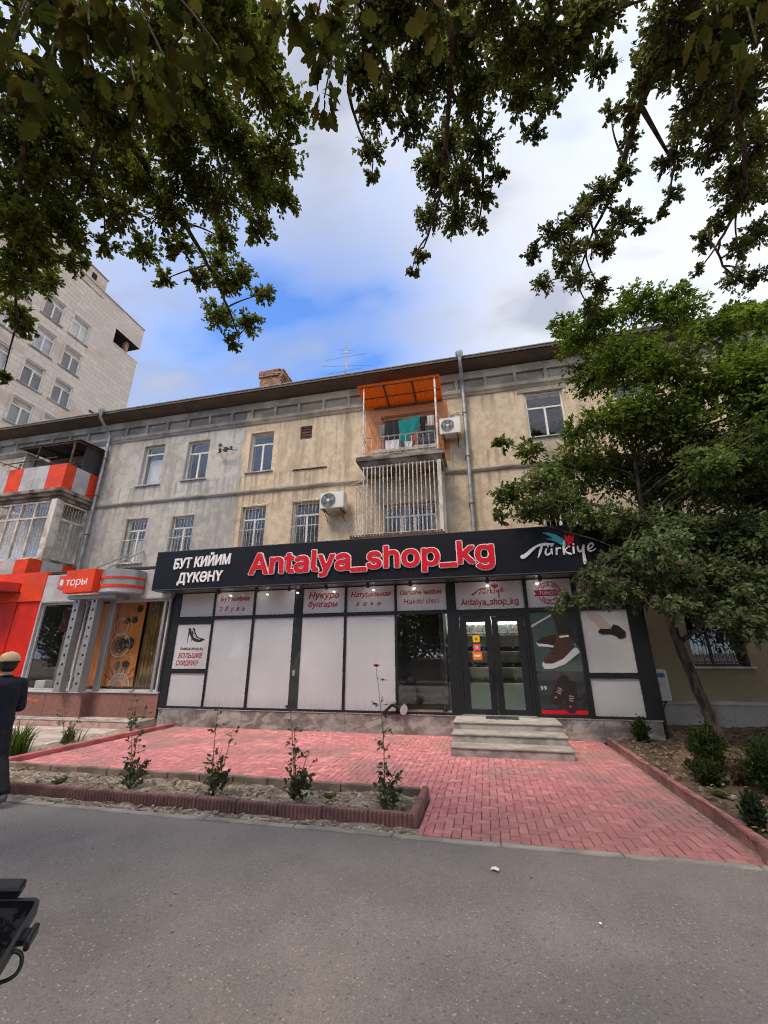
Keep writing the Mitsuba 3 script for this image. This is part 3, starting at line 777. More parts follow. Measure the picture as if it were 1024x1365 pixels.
# string course, cornice mouldings, frieze with recessed panels
SC = Polygon([(WY + .05, 6.96), (WY - .05, 6.98), (WY - .09, 7.04), (WY - .09, 7.09), (WY + .05, 7.12)])
CO = Polygon([(WY + .05, 9.70), (WY - .04, 9.72), (WY - .07, 9.78), (WY - .12, 9.83), (WY - .12, 9.87), (WY + .05, 9.89)])
for prof, nm in ((SC, 'string_course'), (CO, 'cornice')):
    put(B, nm, prism_x(prof, -8.02, 13.4), 'trim')
    put(B, nm, prism_x(prof, -23.9, -8.03), 'trim_grey')
for part_m, xa, xb in (('trim_grey', -23.9, -8.03), ('trim', -8.03, 13.4)):
    fr = [bx(xa, xb, WY - .105, WY + .02, 10.32, 10.60), bx(xa, xb, WY - .102, WY + .02, 9.892, 9.96)]
    x = xa + .2
    while x < xb - .3:
        fr.append(bx(x, x + .10, WY - .10, WY + .02, 9.96, 10.32, .006))
        put(B + '__frieze', 'panel', bx(x + .11, min(x + .93, xb), WY - .018, WY + .03, 9.965, 10.315), 'frieze_grey' if xa < -9 else 'frieze')
        x += .94
    put(B, 'frieze', cat(fr), part_m)
put(B, 'eave', cat([prism_x(Polygon([(11.40, 10.70), (11.40, 10.80), (11.36, 10.80), (11.36, 10.82), (12.3, 10.86), (12.3, 10.60), (11.95, 10.60), (11.93, 10.64)]), -24.4, 13.9)]), 'eave')
put(B, 'eave__board', cat([bx(-24.4 + i * 1.6, -24.4 + i * 1.6 + 1.59, 11.345, 11.375, 10.72, 10.835, .003) for i in range(24)]), 'eave')
roof = [quad((-24.4, 11.33, 10.83), (13.9, 11.33, 10.83), (13.9, 17.2, 12.9), (-24.4, 17.2, 12.9)), quad((-24.4, 17.2, 12.9), (13.9, 17.2, 12.9), (13.9, 23, 10.8), (-24.4, 23, 10.8))]
roof.append(prism_y(Polygon([(8.35, 10.9), (9.6, 12.2), (10.85, 10.9)]), 11.42, 15.0))
put(B, 'roof', cat(roof), 'eave')
put(B + '__roof', 'seam', cat([sq((x, 11.34, 10.84), (x, 17.2, 12.91), .025) for x in np.arange(-24, 13.8, .6)]), 'eave')
put(B + '__roof', 'gutter_lip', tube([(-24.4, 11.34, 10.825), (13.9, 11.34, 10.825)], .025, 6), 'pipe')
# brick chimney
CH = B + '__chimney'
ch = []
zc, row = 11.4, 0
while zc < 13.35:
    f = -.02 if zc < 13.05 else .05
    for side_ in range(4):
        for i in range(4):
            off = .0 if row % 2 else .06
            j = random.uniform(-.008, .008)
            if side_ == 0: ch.append(bx(-8.62 - f + i * .235 + off, -8.62 - f + i * .235 + .225 + off, 13.5 + j - f, 13.62 - f, zc, zc + .068))
            if side_ == 1: ch.append(bx(-7.74 + f + off * .5 + j, -7.62 + f + off * .5 + j, 13.5 + i * .22, 13.5 + i * .22 + .21, zc, zc + .068))
            if side_ == 2: ch.append(bx(-8.62 + i * .235, -8.4 + i * .235, 14.3, 14.42, zc, zc + .068))
            if side_ == 3: ch.append(bx(-8.64 - f, -8.52, 13.5 + i * .22, 13.71 + i * .22, zc, zc + .068))
    zc += .08; row += 1
put(CH, 'brickwork', cat(ch), 'brick', kind='stuff')
put(CH, 'core', bx(-8.60, -7.66, 13.53, 14.38, 11.3, 13.30), 'old_concrete')
put(CH, 'broken_top', litter(-8.5, -7.75, 13.6, 14.3, 13.3, 26, .05, .11, 12), 'brick', kind='stuff')
# ghost ledge and repair marks on the ochre wall
put(B, 'ledge', bx(-6.0, -4.75, WY - .045, WY + .02, 7.68, 7.715, .006), 'rust')
put(B, 'lintel', bx(1.62, 3.1, WY - .03, WY + .05, 9.545, 9.75, .006), 'trim')
put(B, 'wall_patch', bx(2.0, 2.75, WY - .006, WY + .02, 7.15, 7.80), 'trim')

# centre balcony with orange roof, caged loggia below
BA = numbered(B + '__balcony')
put(BA, 'slab', cat([bx(-3.42, -.72, 10.98, WY, 7.24, 7.40, .012), prism_x(Polygon([(11.02, 7.24), (11.10, 7.12), (11.16, 7.06), (WY, 7.06), (WY, 7.24)]), -3.30, -.80)]), 'old_concrete')
put(BA, 'roof_sheet', cat([TM(np.array([[x, y, z + .012 * (-1) ** i] for i, x in enumerate(np.linspace(-3.42, -.74, 57)) for y, z in ((10.93, 9.95), (WY - .02, 9.72))]), [f for i in range(56) for f in ([2 * i, 2 * i + 2, 2 * i + 3], [2 * i, 2 * i + 3, 2 * i + 1])])]), 'glass_orange')
put(BA, 'rafter', sq((-2.55, 10.95, 9.90), (-2.55, 11.98, 9.68), .05), 'rust')
put(BA, 'rafter', sq((-1.62, 10.95, 9.90), (-1.62, 11.98, 9.68), .05), 'rust')
put(BA, 'rafter', cat([sq((-3.40, 11.03, 9.90), (-.78, 11.03, 9.90), .035), sq((-3.38, 11.5, 9.80), (-.78, 11.5, 9.80), .03), sq((-3.1, 11.94, 9.68), (-.76, 11.94, 9.68), .05)]), 'rust')
put(BA, 'post', sq((-3.20, 11.03, 7.40), (-3.20, 11.03, 9.90), .04), 'bars')
put(BA, 'post', sq((-.90, 11.03, 7.40), (-.90, 11.03, 9.90), .05), 'bars')
put(BA, 'brace', sq((-3.20, 11.03, 9.1), (-3.10, 11.96, 8.6), .025), 'bars')
put(BA, 'handrail', cat([sq((-3.20, 11.03, 8.03), (-.90, 11.03, 8.03), .035), sq((-3.20, 11.03, 8.03), (-3.20, WY, 8.05), .03), sq((-.90, 11.03, 8.03), (-.90, WY, 8.03), .03), sq((-3.20, 11.04, 7.5), (-.9, 11.04, 7.5), .025)]), 'bars')
for i in range(13): put(BA, 'baluster', rod((-3.10 + i * .177, 11.03, 7.42), (-3.10 + i * .177, 11.03, 8.02), .008, 5), 'bars')
mesh_ = []
for i in range(60):
    x = -3.0 + i * .034
    mesh_ += [rod((x, 11.06, 7.41), (x + .10, 11.06, 7.62), .006, 4), rod((x + .10, 11.06, 7.41), (x, 11.06, 7.62), .006, 4)]
put(BA, 'wire_mesh', cat(mesh_), 'old_white')
put(BA, 'painted_surround', bx(-3.38, -.72, WY - .012, WY + .02, 7.41, 7.46), 'salmon')
put(BA, 'painted_surround', prism_y(sbox(-3.40, 7.47, -.60, 9.68).difference(sbox(*[DOOR3[i] for i in (0, 2, 1, 3)])), WY - .012, WY + .02), 'salmon')
CG = numbered(B + '__caged_loggia')
put(CG, 'floor', cat([bx(-3.55, -.82, 11.0, WY, 4.78, 4.86, .006)] + [bx(-3.55 + i * .09, -3.50 + i * .09, 10.97, 11.0, 4.78, 4.90) for i in range(30)]), 'rust')
put(CG, 'rail', cat([sq((-3.22, 11.03, z), (-.88, 11.03, z), .03) for z in (4.92, 7.02)] + [sq((-.88, 11.03, z), (-.88, WY, z), .03) for z in (4.92, 6.98)] + [sq((-3.55, 11.5, z), (-3.22, 11.5, z), .025) for z in (4.92, 6.6)] + [sq((-3.55, 11.5, 6.6), (-3.55, WY, 6.6), .025)]), 'bars')
for i in range(19): put(CG, 'bar', rod((-3.18 + i * .125, 11.03 + random.uniform(-.006, .006), 4.88), (-3.18 + i * .125 + random.uniform(-.012, .012), 11.03, 7.06), .0165, 6), 'bars')
for i in range(4): put(CG, 'bar', rod((-3.54 + i * .09, 11.5, 4.88), (-3.54 + i * .09, 11.5, 6.6), .015, 6), 'bars')
for i in range(5): put(CG, 'bar', rod((-.88, 11.15 + i * .17, 4.88), (-.88, 11.15 + i * .17, 7.02), .015, 6), 'bars')
put(CG, 'corner_post', bx(-.95, -.84, 11.02, 11.10, 4.86, 7.06, .008), 'old_white')
put(CG, 'corner_post', bx(-.90, -.82, 11.84, 11.93, 4.86, 7.06, .008), 'old_white')
put(CG, 'awning_pole', rod((-3.75, 11.4, 6.62), (-3.2, 11.2, 6.72), .02), 'old_white')

# left balcony with orange and grey parapet, glazed loggia below
LB = numbered(B + '__balcony')
put(LB, 'slab', cat([bx(-17.5, -14.14, 10.58, WY, 7.20, 7.33, .012), bx(-17.4, -14.2, 10.68, WY, 7.08, 7.20, .012), bx(-17.3, -14.3, 10.76, WY, 6.95, 7.08, .012)]), 'old_concrete')
for x0, x1, m in ((-17.6, -16.86, 'grey_panel'), (-16.85, -16.18, 'orange_panel'), (-16.17, -14.98, 'grey_panel'), (-14.97, -14.20, 'orange_panel')):
    put(LB, 'parapet_panel', bx(x0, x1, 10.64, 10.68, 7.34, 8.28, .004), m)
    if m == 'grey_panel': put(LB, 'panel_joint', bx((x0 + x1) / 2 - .006, (x0 + x1) / 2 + .006, 10.634, 10.64, 7.34, 8.28), 'steel')
for y0, y1, m in ((10.68, 11.02, 'orange_panel'), (11.03, 11.60, 'grey_panel'), (11.61, 12.0, 'orange_panel')):
    put(LB, 'parapet_panel', bx(-14.24, -14.20, y0, y1, 7.34, 8.28, .004), m)
put(LB, 'roof_sheet', cat([prism_x(Polygon([(10.75, 9.27), (10.75, 9.30), (WY, 9.40), (WY, 9.37)]), -17.0, -14.05)]), 'dark_metal')
put(LB, 'roof_beam', cat([sq((-16.9, 10.8, 9.24), (-14.1, 10.8, 9.24), .05)] + [sq((x, 10.8, 9.24), (x, 11.98, 9.34), .04) for x in (-16.8, -16, -15.1, -14.15)]), 'rust')
put(LB, 'post', sq((-16.0, 10.8, 8.2), (-15.9, 10.8, 9.24), .05), 'dark_metal')
put(LB, 'post', sq((-14.3, 10.8, 8.2), (-14.3, 10.8, 9.24), .05), 'rust')
put(LB, 'end_screen', bx(-14.25, -14.22, 11.2, 12.0, 8.28, 9.3), 'dark_metal')
put(LB, 'line_pole', cat([rod((-17.1, 10.5, 8.45), (-15.1, 10.9, 8.75), .022), rod((-17.2, 10.3, 8.55), (-16.3, 10.7, 8.25), .02)]), 'rust')
put(LB, 'inner_wall', bx(-16.9, -16.86, 11.0, 12.0, 7.34, 9.2), 'old_white')
GL = numbered(B + '__loggia')
put(GL, 'floor', bx(-17.4, -14.3, 10.72, WY, 4.62, 4.80, .01), 'old_concrete')
put(GL, 'corner_post', bx(-14.58, -14.32, 10.72, 10.98, 4.80, 6.95, .012), 'old_white')
put(GL, 'frame', cat(frame_y(-17.4, -14.58, 4.80, 6.94, .07, 10.80, 10.87) + [bx(x - .035, x + .035, 10.79, 10.86, 4.87, 6.87, .004) for x in (-16.5, -15.95, -15.3)] + [bx(-17.33, -14.65, 10.795, 10.865, 6.28, 6.34, .004)] +
                   [bx(-14.42, -14.36, 10.99, 11.05, 4.82, 6.92), bx(-14.42, -14.36, 11.93, 11.99, 4.82, 6.92), bx(-14.415, -14.365, 11.05, 11.93, 6.25, 6.33), bx(-14.415, -14.365, 11.05, 11.93, 6.86, 6.92), bx(-14.415, -14.365, 11.46, 11.53, 4.82, 6.25), bx(-14.415, -14.365, 11.05, 11.93, 4.82, 4.88)]), 'old_white')
for xa, xb in ((-17.33, -16.535), (-16.465, -15.985), (-15.915, -15.335), (-15.265, -14.65)):
    put(GL, 'pane', sheet_y(xa, xb, 4.87, 6.28, 10.84), 'glass'); put(GL, 'pane', sheet_y(xa, xb, 6.34, 6.87, 10.84), 'glass')
put(GL, 'pane', quad((-14.39, 11.05, 4.88), (-14.39, 11.93, 4.88), (-14.39, 11.93, 6.25), (-14.39, 11.05, 6.25)), 'glass')


def scroll_grille(p, q, z0, z1, n):
    """Bars with a row of scrolls at half height between the points p and q (x, y)."""
    p, q = np.array(p), np.array(q); ms = []
    for i in range(n + 1):
        a = p + (q - p) * i / n
        ms.append(rod((*a, z0), (*a, z1), .008, 4))
    for i in range(n):
        a = p + (q - p) * (i + .5) / n; d = (q - p) / n * .5
        for zc in (z0 + (z1 - z0) * .33, z0 + (z1 - z0) * .45):
            ms.append(tube([(a[0] + d[0] * math.cos(t), a[1] + d[1] * math.cos(t), zc + .09 * math.sin(t)) for t in np.linspace(0, 6.28, 9)], .006, 3, False))
    return cat(ms)


put(GL, 'scroll_bars', scroll_grille((-17.3, 10.93), (-14.7, 10.93), 4.85, 6.9, 20), 'bars', kind='stuff')
put(GL, 'scroll_bars', scroll_grille((-14.45, 11.05), (-14.45, 11.93), 4.85, 6.9, 8), 'bars', kind='stuff')
put(GL, 'lattice', cat([sq((-17.3 + i * .11, 10.76, 6.95), (-17.22 + i * .11, 10.76, 7.07), .014) for i in range(24)]), 'dark_metal', kind='stuff')

# ------------------------------------------------------------------ things fixed to the apartment building


def drainpipe(label, x, z0, y=11.84):
    t = thing('drainpipe', label, 'drainpipe')
    put(t, 'hopper', trimesh.creation.revolve([(0.05, 0), (0.06, .06), (.12, .17), (.125, .26), (.115, .26), (.10, .2)], sections=10).apply_translation((x - .02, 11.26, 10.66)), 'pipe', smooth=40)
    put(t, 'elbow', tube([(x - .02, 11.26, 10.72), (x - .02, 11.28, 10.55), (x - .01, 11.45, 10.38), (x, y - .08, 10.12), (x, y, 9.95), (x, y, 9.7)], .055, 10), 'pipe', smooth=40)
    put(t, 'pipe', tube([(x, y, 9.72), (x, y, z0)], .058, 12), 'pipe', smooth=40)
    z = 9.0
    while z > z0 + .3:
        put(t, 'bracket', cat([tube([(x, y, z - .02), (x, y, z + .02)], .068, 10), rod((x, y, z), (x + .02, 12.03, z), .012, 5), bx(x - .09, x - .06, 11.9, 12.02, z - .03, z + .03)]), 'rust')
        z -= 1.55
    put(t, 'joint', cat([tube([(x, y, z_ - .05), (x, y, z_ + .05)], .066, 12) for z_ in (8.3, 6.9, 5.6) if z_ > z0]), 'pipe', smooth=40)


drainpipe('tall grey metal drainpipe beside the balcony with the orange roof', -.06, 4.3)
drainpipe('grey metal drainpipe beside the orange and grey balcony on the far left', -14.02, 4.0, 11.86)


def air_conditioner(label, x0, x1, y0, y1, z0, z1, fan_left=True, dark=False, tag=False):
    t = thing('air_conditioner', label, 'air conditioner', 'outdoor air conditioner units on the walls')
    put(t, 'casing', bx(x0, x1, y0, y1, z0, z1, .02), 'plastic_white')
    w = min(z1 - z0, (x1 - x0) * .7) * .44
    cx, cz = (x0 + w + .05 if fan_left else x1 - w - .05), (z0 + z1) / 2
    f = t + '__fan'
    ring = lambda r0, r1, ya, yb: prism_y(Point(cx, cz).buffer(r1, 10).difference(Point(cx, cz).buffer(r0, 10)), ya, yb)
    put(f, 'well', prism_y(Point(cx, cz).buffer(w, 12), y0 - .006, y0 - .002), 'dark_metal')
    put(f, 'guard', cat([ring(w * k - .005, w * k + .005, y0 - .022, y0 - .016) for k in (.25, .45, .65, .85, 1.0)] + [bx(cx - .004, cx + .004, y0 - .024, y0 - .018, cz - w, cz + w), bx(cx - w, cx + w, y0 - .024, y0 - .018, cz - .004, cz + .004)]), 'steel')
    bl = []
    for a in (0, 2.09, 4.19):
        bl.append(quad((cx, y0 - .008, cz), (cx + w * .9 * math.cos(a), y0 - .008, cz + w * .9 * math.sin(a)), (cx + w * .85 * math.cos(a + .8), y0 - .014, cz + w * .85 * math.sin(a + .8)), (cx + w * .3 * math.cos(a + 1.1), y0 - .014, cz + w * .3 * math.sin(a + 1.1))))
    put(f, 'blade', cat(bl), 'grey_cloth')
    put(f, 'hub', prism_y(Point(cx, cz).buffer(w * .2, 8), y0 - .03, y0 - .01), 'plastic_white')
    put(t, 'side_panel', bx((cx + w + .03) if fan_left else x0 + .02, x1 - .02 if fan_left else (cx - w - .03), y0 - .004, y0, z0 + .05, z1 - .05), 'plastic_white')
    put(t, 'bracket', cat([bx(x, x + .03, y0 + .02, WY, z0 - .035, z0 - .004) for x in (x0 + .1, x1 - .13)] + [sq((x + .015, y0 + .1, z0 - .03), (x + .015, WY, z0 - .28), .02) for x in (x0 + .1, x1 - .13)]), 'dark_metal')
    if tag: put(t, 'label_plate', bx(x1 - .25, x1 - .06, y0 - .008, y0 - .003, z1 - .17, z1 - .08), 'blue')
    return t


air_conditioner('white air conditioner unit between the barred window and the caged loggia', -4.74, -3.94, 11.5, 11.85, 6.0, 6.54)
t = air_conditioner('white air conditioner unit beside the balcony with the orange roof', -.86, -.20, 11.5, 11.85, 8.14, 8.71)
put(t, 'hose', tube([(-.28, 11.7, 8.6), (-.12, 11.85, 8.85), (-.25, 11.96, 9.15), (-.5, 11.97, 9.1), (-.62, 11.97, 8.9)], .018, 6), 'old_white', smooth=60)
air_conditioner('white air conditioner with blue sticker low on the wall right of the shop', 3.38, 4.06, 11.55, 11.85, .62, 1.3, tag=True)
air_conditioner('small air conditioner behind the parapet of the orange and grey balcony', -16.3, -15.55, 11.55, 11.88, 8.2, 8.75, fan_left=False)

t = thing('wall_bracket', 'dark cable bracket with insulators on the grey wall near the ochre edge', 'cable bracket')
put(t, 'arm', cat([rod((-9.0, 12.0, 8.76), (-8.75, 11.72, 8.72), .018), rod((-8.75, 11.72, 8.72), (-8.1, 11.75, 8.62), .015), rod((-8.95, 11.8, 8.62), (-8.35, 11.75, 8.76), .015)]), 'dark_metal')
put(t, 'insulator', cat([bx(-8.62, -8.5, 11.68, 11.78, 8.60, 8.78, .02), bx(-8.38, -8.30, 11.7, 11.78, 8.68, 8.80, .02), bx(-8.86, -8.78, 11.72, 11.8, 8.66, 8.78, .02)]), 'dark_metal')
k = put('', 'wall_vent', prism_y(Point(-9.0, 9.06).buffer(.07, 8), 11.97, 12.02), 'dark_metal'); labels[k] = {'label': 'small round dark vent in the grey wall right of the upper window', 'category': 'vent'}

t = thing('antenna', 'thin metal rooftop television antenna with cross rods', 'antenna')
put(t, 'mast', cat([rod((-4.75, 13.5, 11.5), (-4.72, 13.5, 14.2), .022), rod((-4.70, 13.5, 12.6), (-4.66, 13.5, 14.1), .014)]), 'pipe')
for z, w, dy in ((13.45, .95, .1), (13.0, 1.05, -.1), (12.75, .8, .12), (13.8, .35, 0), (13.62, .3, .05)):
    put(t, 'rod', rod((-4.72 - w, 13.5 + dy, z + .08), (-4.72 + w, 13.5 - dy, z - .08), .008, 5), 'pipe')
k = put('', 'antenna', cat([rod((-11.6, 13.4, 11.4), (-11.6, 13.4, 12.15), .014), rod((-12.2, 13.4, 12.12), (-11.0, 13.5, 12.0), .008, 5), rod((-11.9, 13.5, 12.0), (-11.1, 13.4, 12.1), .008, 5)]), 'pipe'); labels[k] = {'label': 'low thin antenna on the roof edge above the grey wall', 'category': 'antenna'}

# washing on the centre balcony


def cloth(nm, label, cat_, pts_top, pts_bot, m, y=11.25, seed=0):
    g = np.random.default_rng(seed); n, r = 14, 10
    V = []
    for j in range(r):
        for i in range(n):
            u, v = i / (n - 1), j / (r - 1)
            top = np.array([np.interp(u, np.linspace(0, 1, len(pts_top)), [p[a] for p in pts_top]) for a in (0, 1)])
            bot = np.array([np.interp(u, np.linspace(0, 1, len(pts_bot)), [p[a] for p in pts_bot]) for a in (0, 1)])
            q = top * (1 - v) + bot * v
            V.append((q[0], y + .03 * math.sin(u * 13 + seed) * (.3 + v) + .012 * math.sin(u * 31 + v * 5), q[1]))
    F = [f for j in range(r - 1) for i in range(n - 1) for f in ([j * n + i, j * n + i + 1, j * n + n + i + 1], [j * n + i, j * n + n + i + 1, j * n + n + i])]
    k = put('', nm, TM(V, F), m, smooth=True); labels[k] = {'label': label, 'category': cat_}


k = put('', 'clothesline', cat([rod((-3.2, 11.25, 8.72), (-.9, 11.25, 8.78), .005, 4), rod((-3.2, 11.4, 8.66), (-.9, 11.4, 8.72), .005, 4)]), 'old_white'); labels[k] = {'label': 'thin clothesline strung across the balcony with the orange roof', 'category': 'clothesline'}
cloth('towel', 'teal towel hanging from the line on the upper balcony', 'towel', [(-2.13, 8.66), (-1.42, 8.74)], [(-2.08, 8.1), (-1.88, 7.66), (-1.72, 8.12), (-1.5, 8.28)], 'towel', 11.24, 1)
cloth('shirt', 'black garment hanging left of the teal towel on the balcony', 'clothes', [(-2.56, 8.66), (-2.10, 8.67)], [(-2.58, 7.95), (-2.3, 7.82), (-2.10, 7.90)], 'black_cloth', 11.27, 2)
cloth('shirt', 'narrow black garment hanging just right of the teal towel', 'clothes', [(-1.45, 8.73), (-1.28, 8.74)], [(-1.42, 8.0), (-1.30, 8.05)], 'black_cloth', 11.3, 7)
cloth('laundry', 'pale cloth hung at the right end of the balcony line', 'clothes', [(-1.22, 8.74), (-1.0, 8.75)], [(-1.2, 8.4), (-1.02, 8.38)], 'lace', 11.3, 8)
cloth('shirt', 'grey garment hanging at the left end of the balcony line', 'clothes', [(-2.76, 8.62), (-2.54, 8.64)], [(-2.70, 8.2), (-2.55, 8.25)], 'grey_cloth', 11.3, 3)
cloth('laundry', 'white cloth hung low on the balcony rail below the black garment', 'clothes', [(-2.52, 7.93), (-2.08, 7.93)], [(-2.5, 7.62), (-2.1, 7.60)], 'white_cloth', 11.12, 4)
cloth('laundry', 'small red cloth hung low on the balcony rail', 'clothes', [(-1.75, 8.0), (-1.6, 8.0)], [(-1.75, 7.85), (-1.6, 7.85)], 'pink', 11.13, 5)
cloth('laundry', 'light cloth hung on the balcony rail under the teal towel', 'clothes', [(-1.92, 7.85), (-1.66, 7.84)], [(-1.9, 7.58), (-1.7, 7.6)], 'white_cloth', 11.15, 6)

# ------------------------------------------------------------------ high-rise behind
H = thing('high_rise_building', 'tall pale tiled building with square windows rising behind the roof', 'building')
HX = -30.0
hw = sbox(2, -.3, 26.25, 31.75)
wins = []
for zc in (2.4, 5.4, 8.4, 11.4, 14.6, 17.65, 20.75, 23.8, 26.8):
    for yc in (4.6, 6.9, 9.2, 11.5, 13.8, 16.1, 18.45, 20.65): wins.append((yc - .72, yc + .72, zc - .98, zc + .95))
for a, b, c, d in wins: hw = hw.difference(sbox(a, c, b, d))
hw = hw.difference(sbox(23.5, 28.05, 27, 29.55)).difference(sbox(20.2, 32, 20.8, 32.5))
put(H, 'wall', prism_x(hw, HX - .35, HX), 'cladding')
put(H, 'wall', cat([bx(-48, HX - .351, 1.6, 26.2, -.3, 27.9), bx(-48, HX - .351, 1.6, 23.3, 27.9, 31.7), bx(-48, HX - .351, 25.9, 26.2, 29.6, 31.7), bx(-48, HX, 23.4, 26.25, 29.552, 29.7), bx(-48, HX - .351, 23.4, 26.2, 29.7, 31.7), bx(-48, HX - .02, 2, 21.7, 31.78, 33.1)]), 'cladding')
put(H, 'loggia_floor', bx(-34, HX + .05, 23.5, 26.3, 27.95, 28.05), 'cladding')
put(H, 'loggia_back', cat([bx(-32.2, -32.0, 23.3, 26.1, 28.06, 29.54), bx(-32, HX - .36, 23.36, 23.46, 28.06, 29.54), bx(-32, HX - .02, 23.46, 26.2, 29.50, 29.55)]), 'dark_room')
put(H, 'loggia_column', bx(-30.7, -30.35, 25.0, 25.35, 28.05, 29.55), 'brick')
put(H, 'parapet', cat([bx(HX - .4, HX + .06, 2, 26.3, 31.75, 31.85), bx(HX - .4, HX + .07, 2, 21.75, 33.1, 33.2), bx(HX - .4, HX + .05, 2, 21.7, 31.1, 31.2)]), 'trim')
put(H, 'vent_window', bx(HX - .03, HX + .03, 20.3, 20.7, 32.1, 32.65), 'dark_room')
put(H, 'wall_vent', bx(HX - .02, HX + .03, 23.0, 23.5, 20.6, 20.8), 'dark_metal')
for n, (a, b, c, d) in enumerate(wins):
    k = numbered(H + '__window')
    X = HX - .12
    if d < 12 or b < 14:
        put(k, 'pane', quad((X, a, c), (X, b, c), (X, b, d), (X, a, d)), 'grey_cloth'); continue
    zt = c + (d - c) * .70; ym = a + (b - a) * .5
    put(k, 'frame', cat([bx(X, X + .06, a, a + .08, c, d), bx(X, X + .06, b - .08, b, c, d), bx(X, X + .06, a, b, c, c + .08), bx(X, X + .06, a, b, d - .08, d), bx(X, X + .07, ym - .05, ym + .05, c, zt), bx(X, X + .065, a, b, zt - .04, zt + .04)]), 'white')
    put(k, 'surround', cat([bx(HX - .001, HX + .035, a - .16, a, c - .16, d + .12), bx(HX - .001, HX + .035, b, b + .16, c - .16, d + .12), bx(HX - .001, HX + .03, a, b, d, d + .12)]), 'cladding')
    put(k, 'sill', bx(HX - .05, HX + .09, a - .16, b + .16, c - .12, c - .002), 'trim_grey')
    for y0, y1, z0, z1 in ((a + .08, ym - .05, c + .08, zt - .04), (ym + .05, b - .08, c + .08, zt - .04), (a + .08, b - .08, zt + .04, d - .08)):
        put(k, 'pane', quad((X + .03, y0, z0), (X + .03, y1, z0), (X + .03, y1, z1), (X + .03, y0, z1)), 'glass')
    put(k, 'curtain', quad((X - .12, a, c), (X - .12, b, c), (X - .12, b, c + (d - c) * random.uniform(.6, 1)), (X - .12, a, c + (d - c) * random.uniform(.6, 1))), random.choice(['lace', 'grey_panel', 'lace', 'room']))


# ------------------------------------------------------------------ shoe shop pavilion
S = thing('shoe_shop', 'single storey shoe shop with white glazed panels under a long black sign board', 'shop')
FY = 10.0     # front of the frames
put(S, 'core', cat([bx(-8.23, 3.28, 11.2, 11.3, 0, 3.3), bx(-8.23, -8.13, 10.12, 11.9, 0, 3.3), bx(3.2, 3.28, 10.12, 11.9, 0, 3.3), bx(-8.23, 3.28, 10.12, 11.95, 3.42, 3.5), bx(-8.23, 3.28, 10.1, 11.9, 0, .40),
                    bx(-2.1, -2.04, 10.14, 11.2, .4, 3.3), bx(1.0, 1.06, 10.14, 11.2, .4, 3.3)]), 'dark_room')
# plinth faced with stone slabs
x, n = -8.20, 0
for wdt in (1.1, 1.25, 1.3, 1.3, 1.3, 1.29, 1.25, .9, .7, .61, 1.2):
    if x > 3.2: break
    x1 = min(x + wdt, 3.26)
    if x1 < -.7 or x > 1.25 or True:
        put(S + '__plinth', 'stone_slab', bx(x + .002, x1 - .002, FY - .012 + random.uniform(-.003, .003), FY + .1, -.03, .385, .004), 'marble')
    x = x1
put(S + '__plinth', 'coping', bx(-8.23, 3.28, FY - .03, FY + .11, .386, .405, .004), 'strip')
# frame grid
F0, F1 = FY - .01, FY + .07
UPR = [(-8.23, -8.03), (-7.01, -6.96), (-5.83, -5.77), (-4.68, -4.44), (-3.33, -3.27), (-2.06, -2.0), (-.81, -.59), (.94, 1.02), (1.97, 2.07), (3.0, 3.28)]
fr = [bx(a, b, F0, F1, .405, 3.30, .005) for a, b in UPR if not (-4.7 < a < -4.6)]
fr += [bx(-8.03, -4.68, F0 + .003, F1 - .003, z, z + h, .004) for z, h in ((2.56, .085), (.406, .05), (3.262, .04))]
fr += [bx(-4.44, -.81, F0 + .003, F1 - .003, z, z + h, .004) for z, h in ((2.56, .085), (.406, .05), (3.262, .04))]
fr += [bx(1.02, 3.0, F0 + .003, F1 - .003, z, z + h, .004) for z, h in ((2.55, .085), (.406, .05), (3.262, .04))]
fr += [bx(-.59, .94, F0 + .003, F1 - .003, z, z + h, .004) for z, h in ((2.55, .085), (3.262, .04))]
fr += [bx(-8.03, -7.01, F0 + .004, F1, 2.45, 2.56, .004), bx(-8.03, -7.01, F0 + .004, F1, 1.23, 1.335, .004), bx(2.07, 3.0, F0 + .004, F1, 1.165, 1.275, .004)]
put(S, 'frame', cat(fr), 'frame')
put(S, 'corner_trim', bx(3.285, 3.34, F0 + .03, F1 + .1, 0, 3.30, .004), 'frame')
PY = FY + .03
put(S, 'pillar_glass', cat([bx(-4.68, -4.44, PY - .02, PY + .02, .405, 3.3)]), 'poster_dark')
put(S, 'lock', cat([bx(-4.60, -4.53, PY - .06, PY - .02, 1.17, 1.30, .012), bx(-4.58, -4.54, PY - .09, PY - .06, 1.20, 1.24, .008)]), 'steel')
for x0, x1 in ((-8.03, -7.01), (-6.96, -5.83), (-5.77, -4.68), (-4.44, -3.33), (-3.27, -2.06), (-2.0, -.81), (-.59, .94), (1.02, 1.97), (2.07, 3.0)):
    put(S, 'top_panel', bx(x0, x1, PY, PY + .02, 2.64, 3.262), 'panel_top')
for x0, x1, z0, z1 in ((-8.03, -7.01, .456, 1.23), (-6.96, -5.83, .456, 2.56), (-5.77, -4.68, .456, 2.56), (-4.44, -3.33, .456, 2.56), (-3.27, -2.06, .456, 2.56), (2.07, 3.0, 1.275, 2.55), (2.07, 3.0, .456, 1.165)):
    put(S, 'white_panel', bx(x0, x1, PY, PY + .02, z0, z1), 'panel')
put(S, 'window_pane', sheet_y(-2.0, -.81, .456, 2.56, PY), 'glass_film', label='dark reflective shop window left of the door')
put(S, 'window_pane__mullion', bx(-1.01, -.985, PY + .02, PY + .05, .456, 2.56), 'frame')


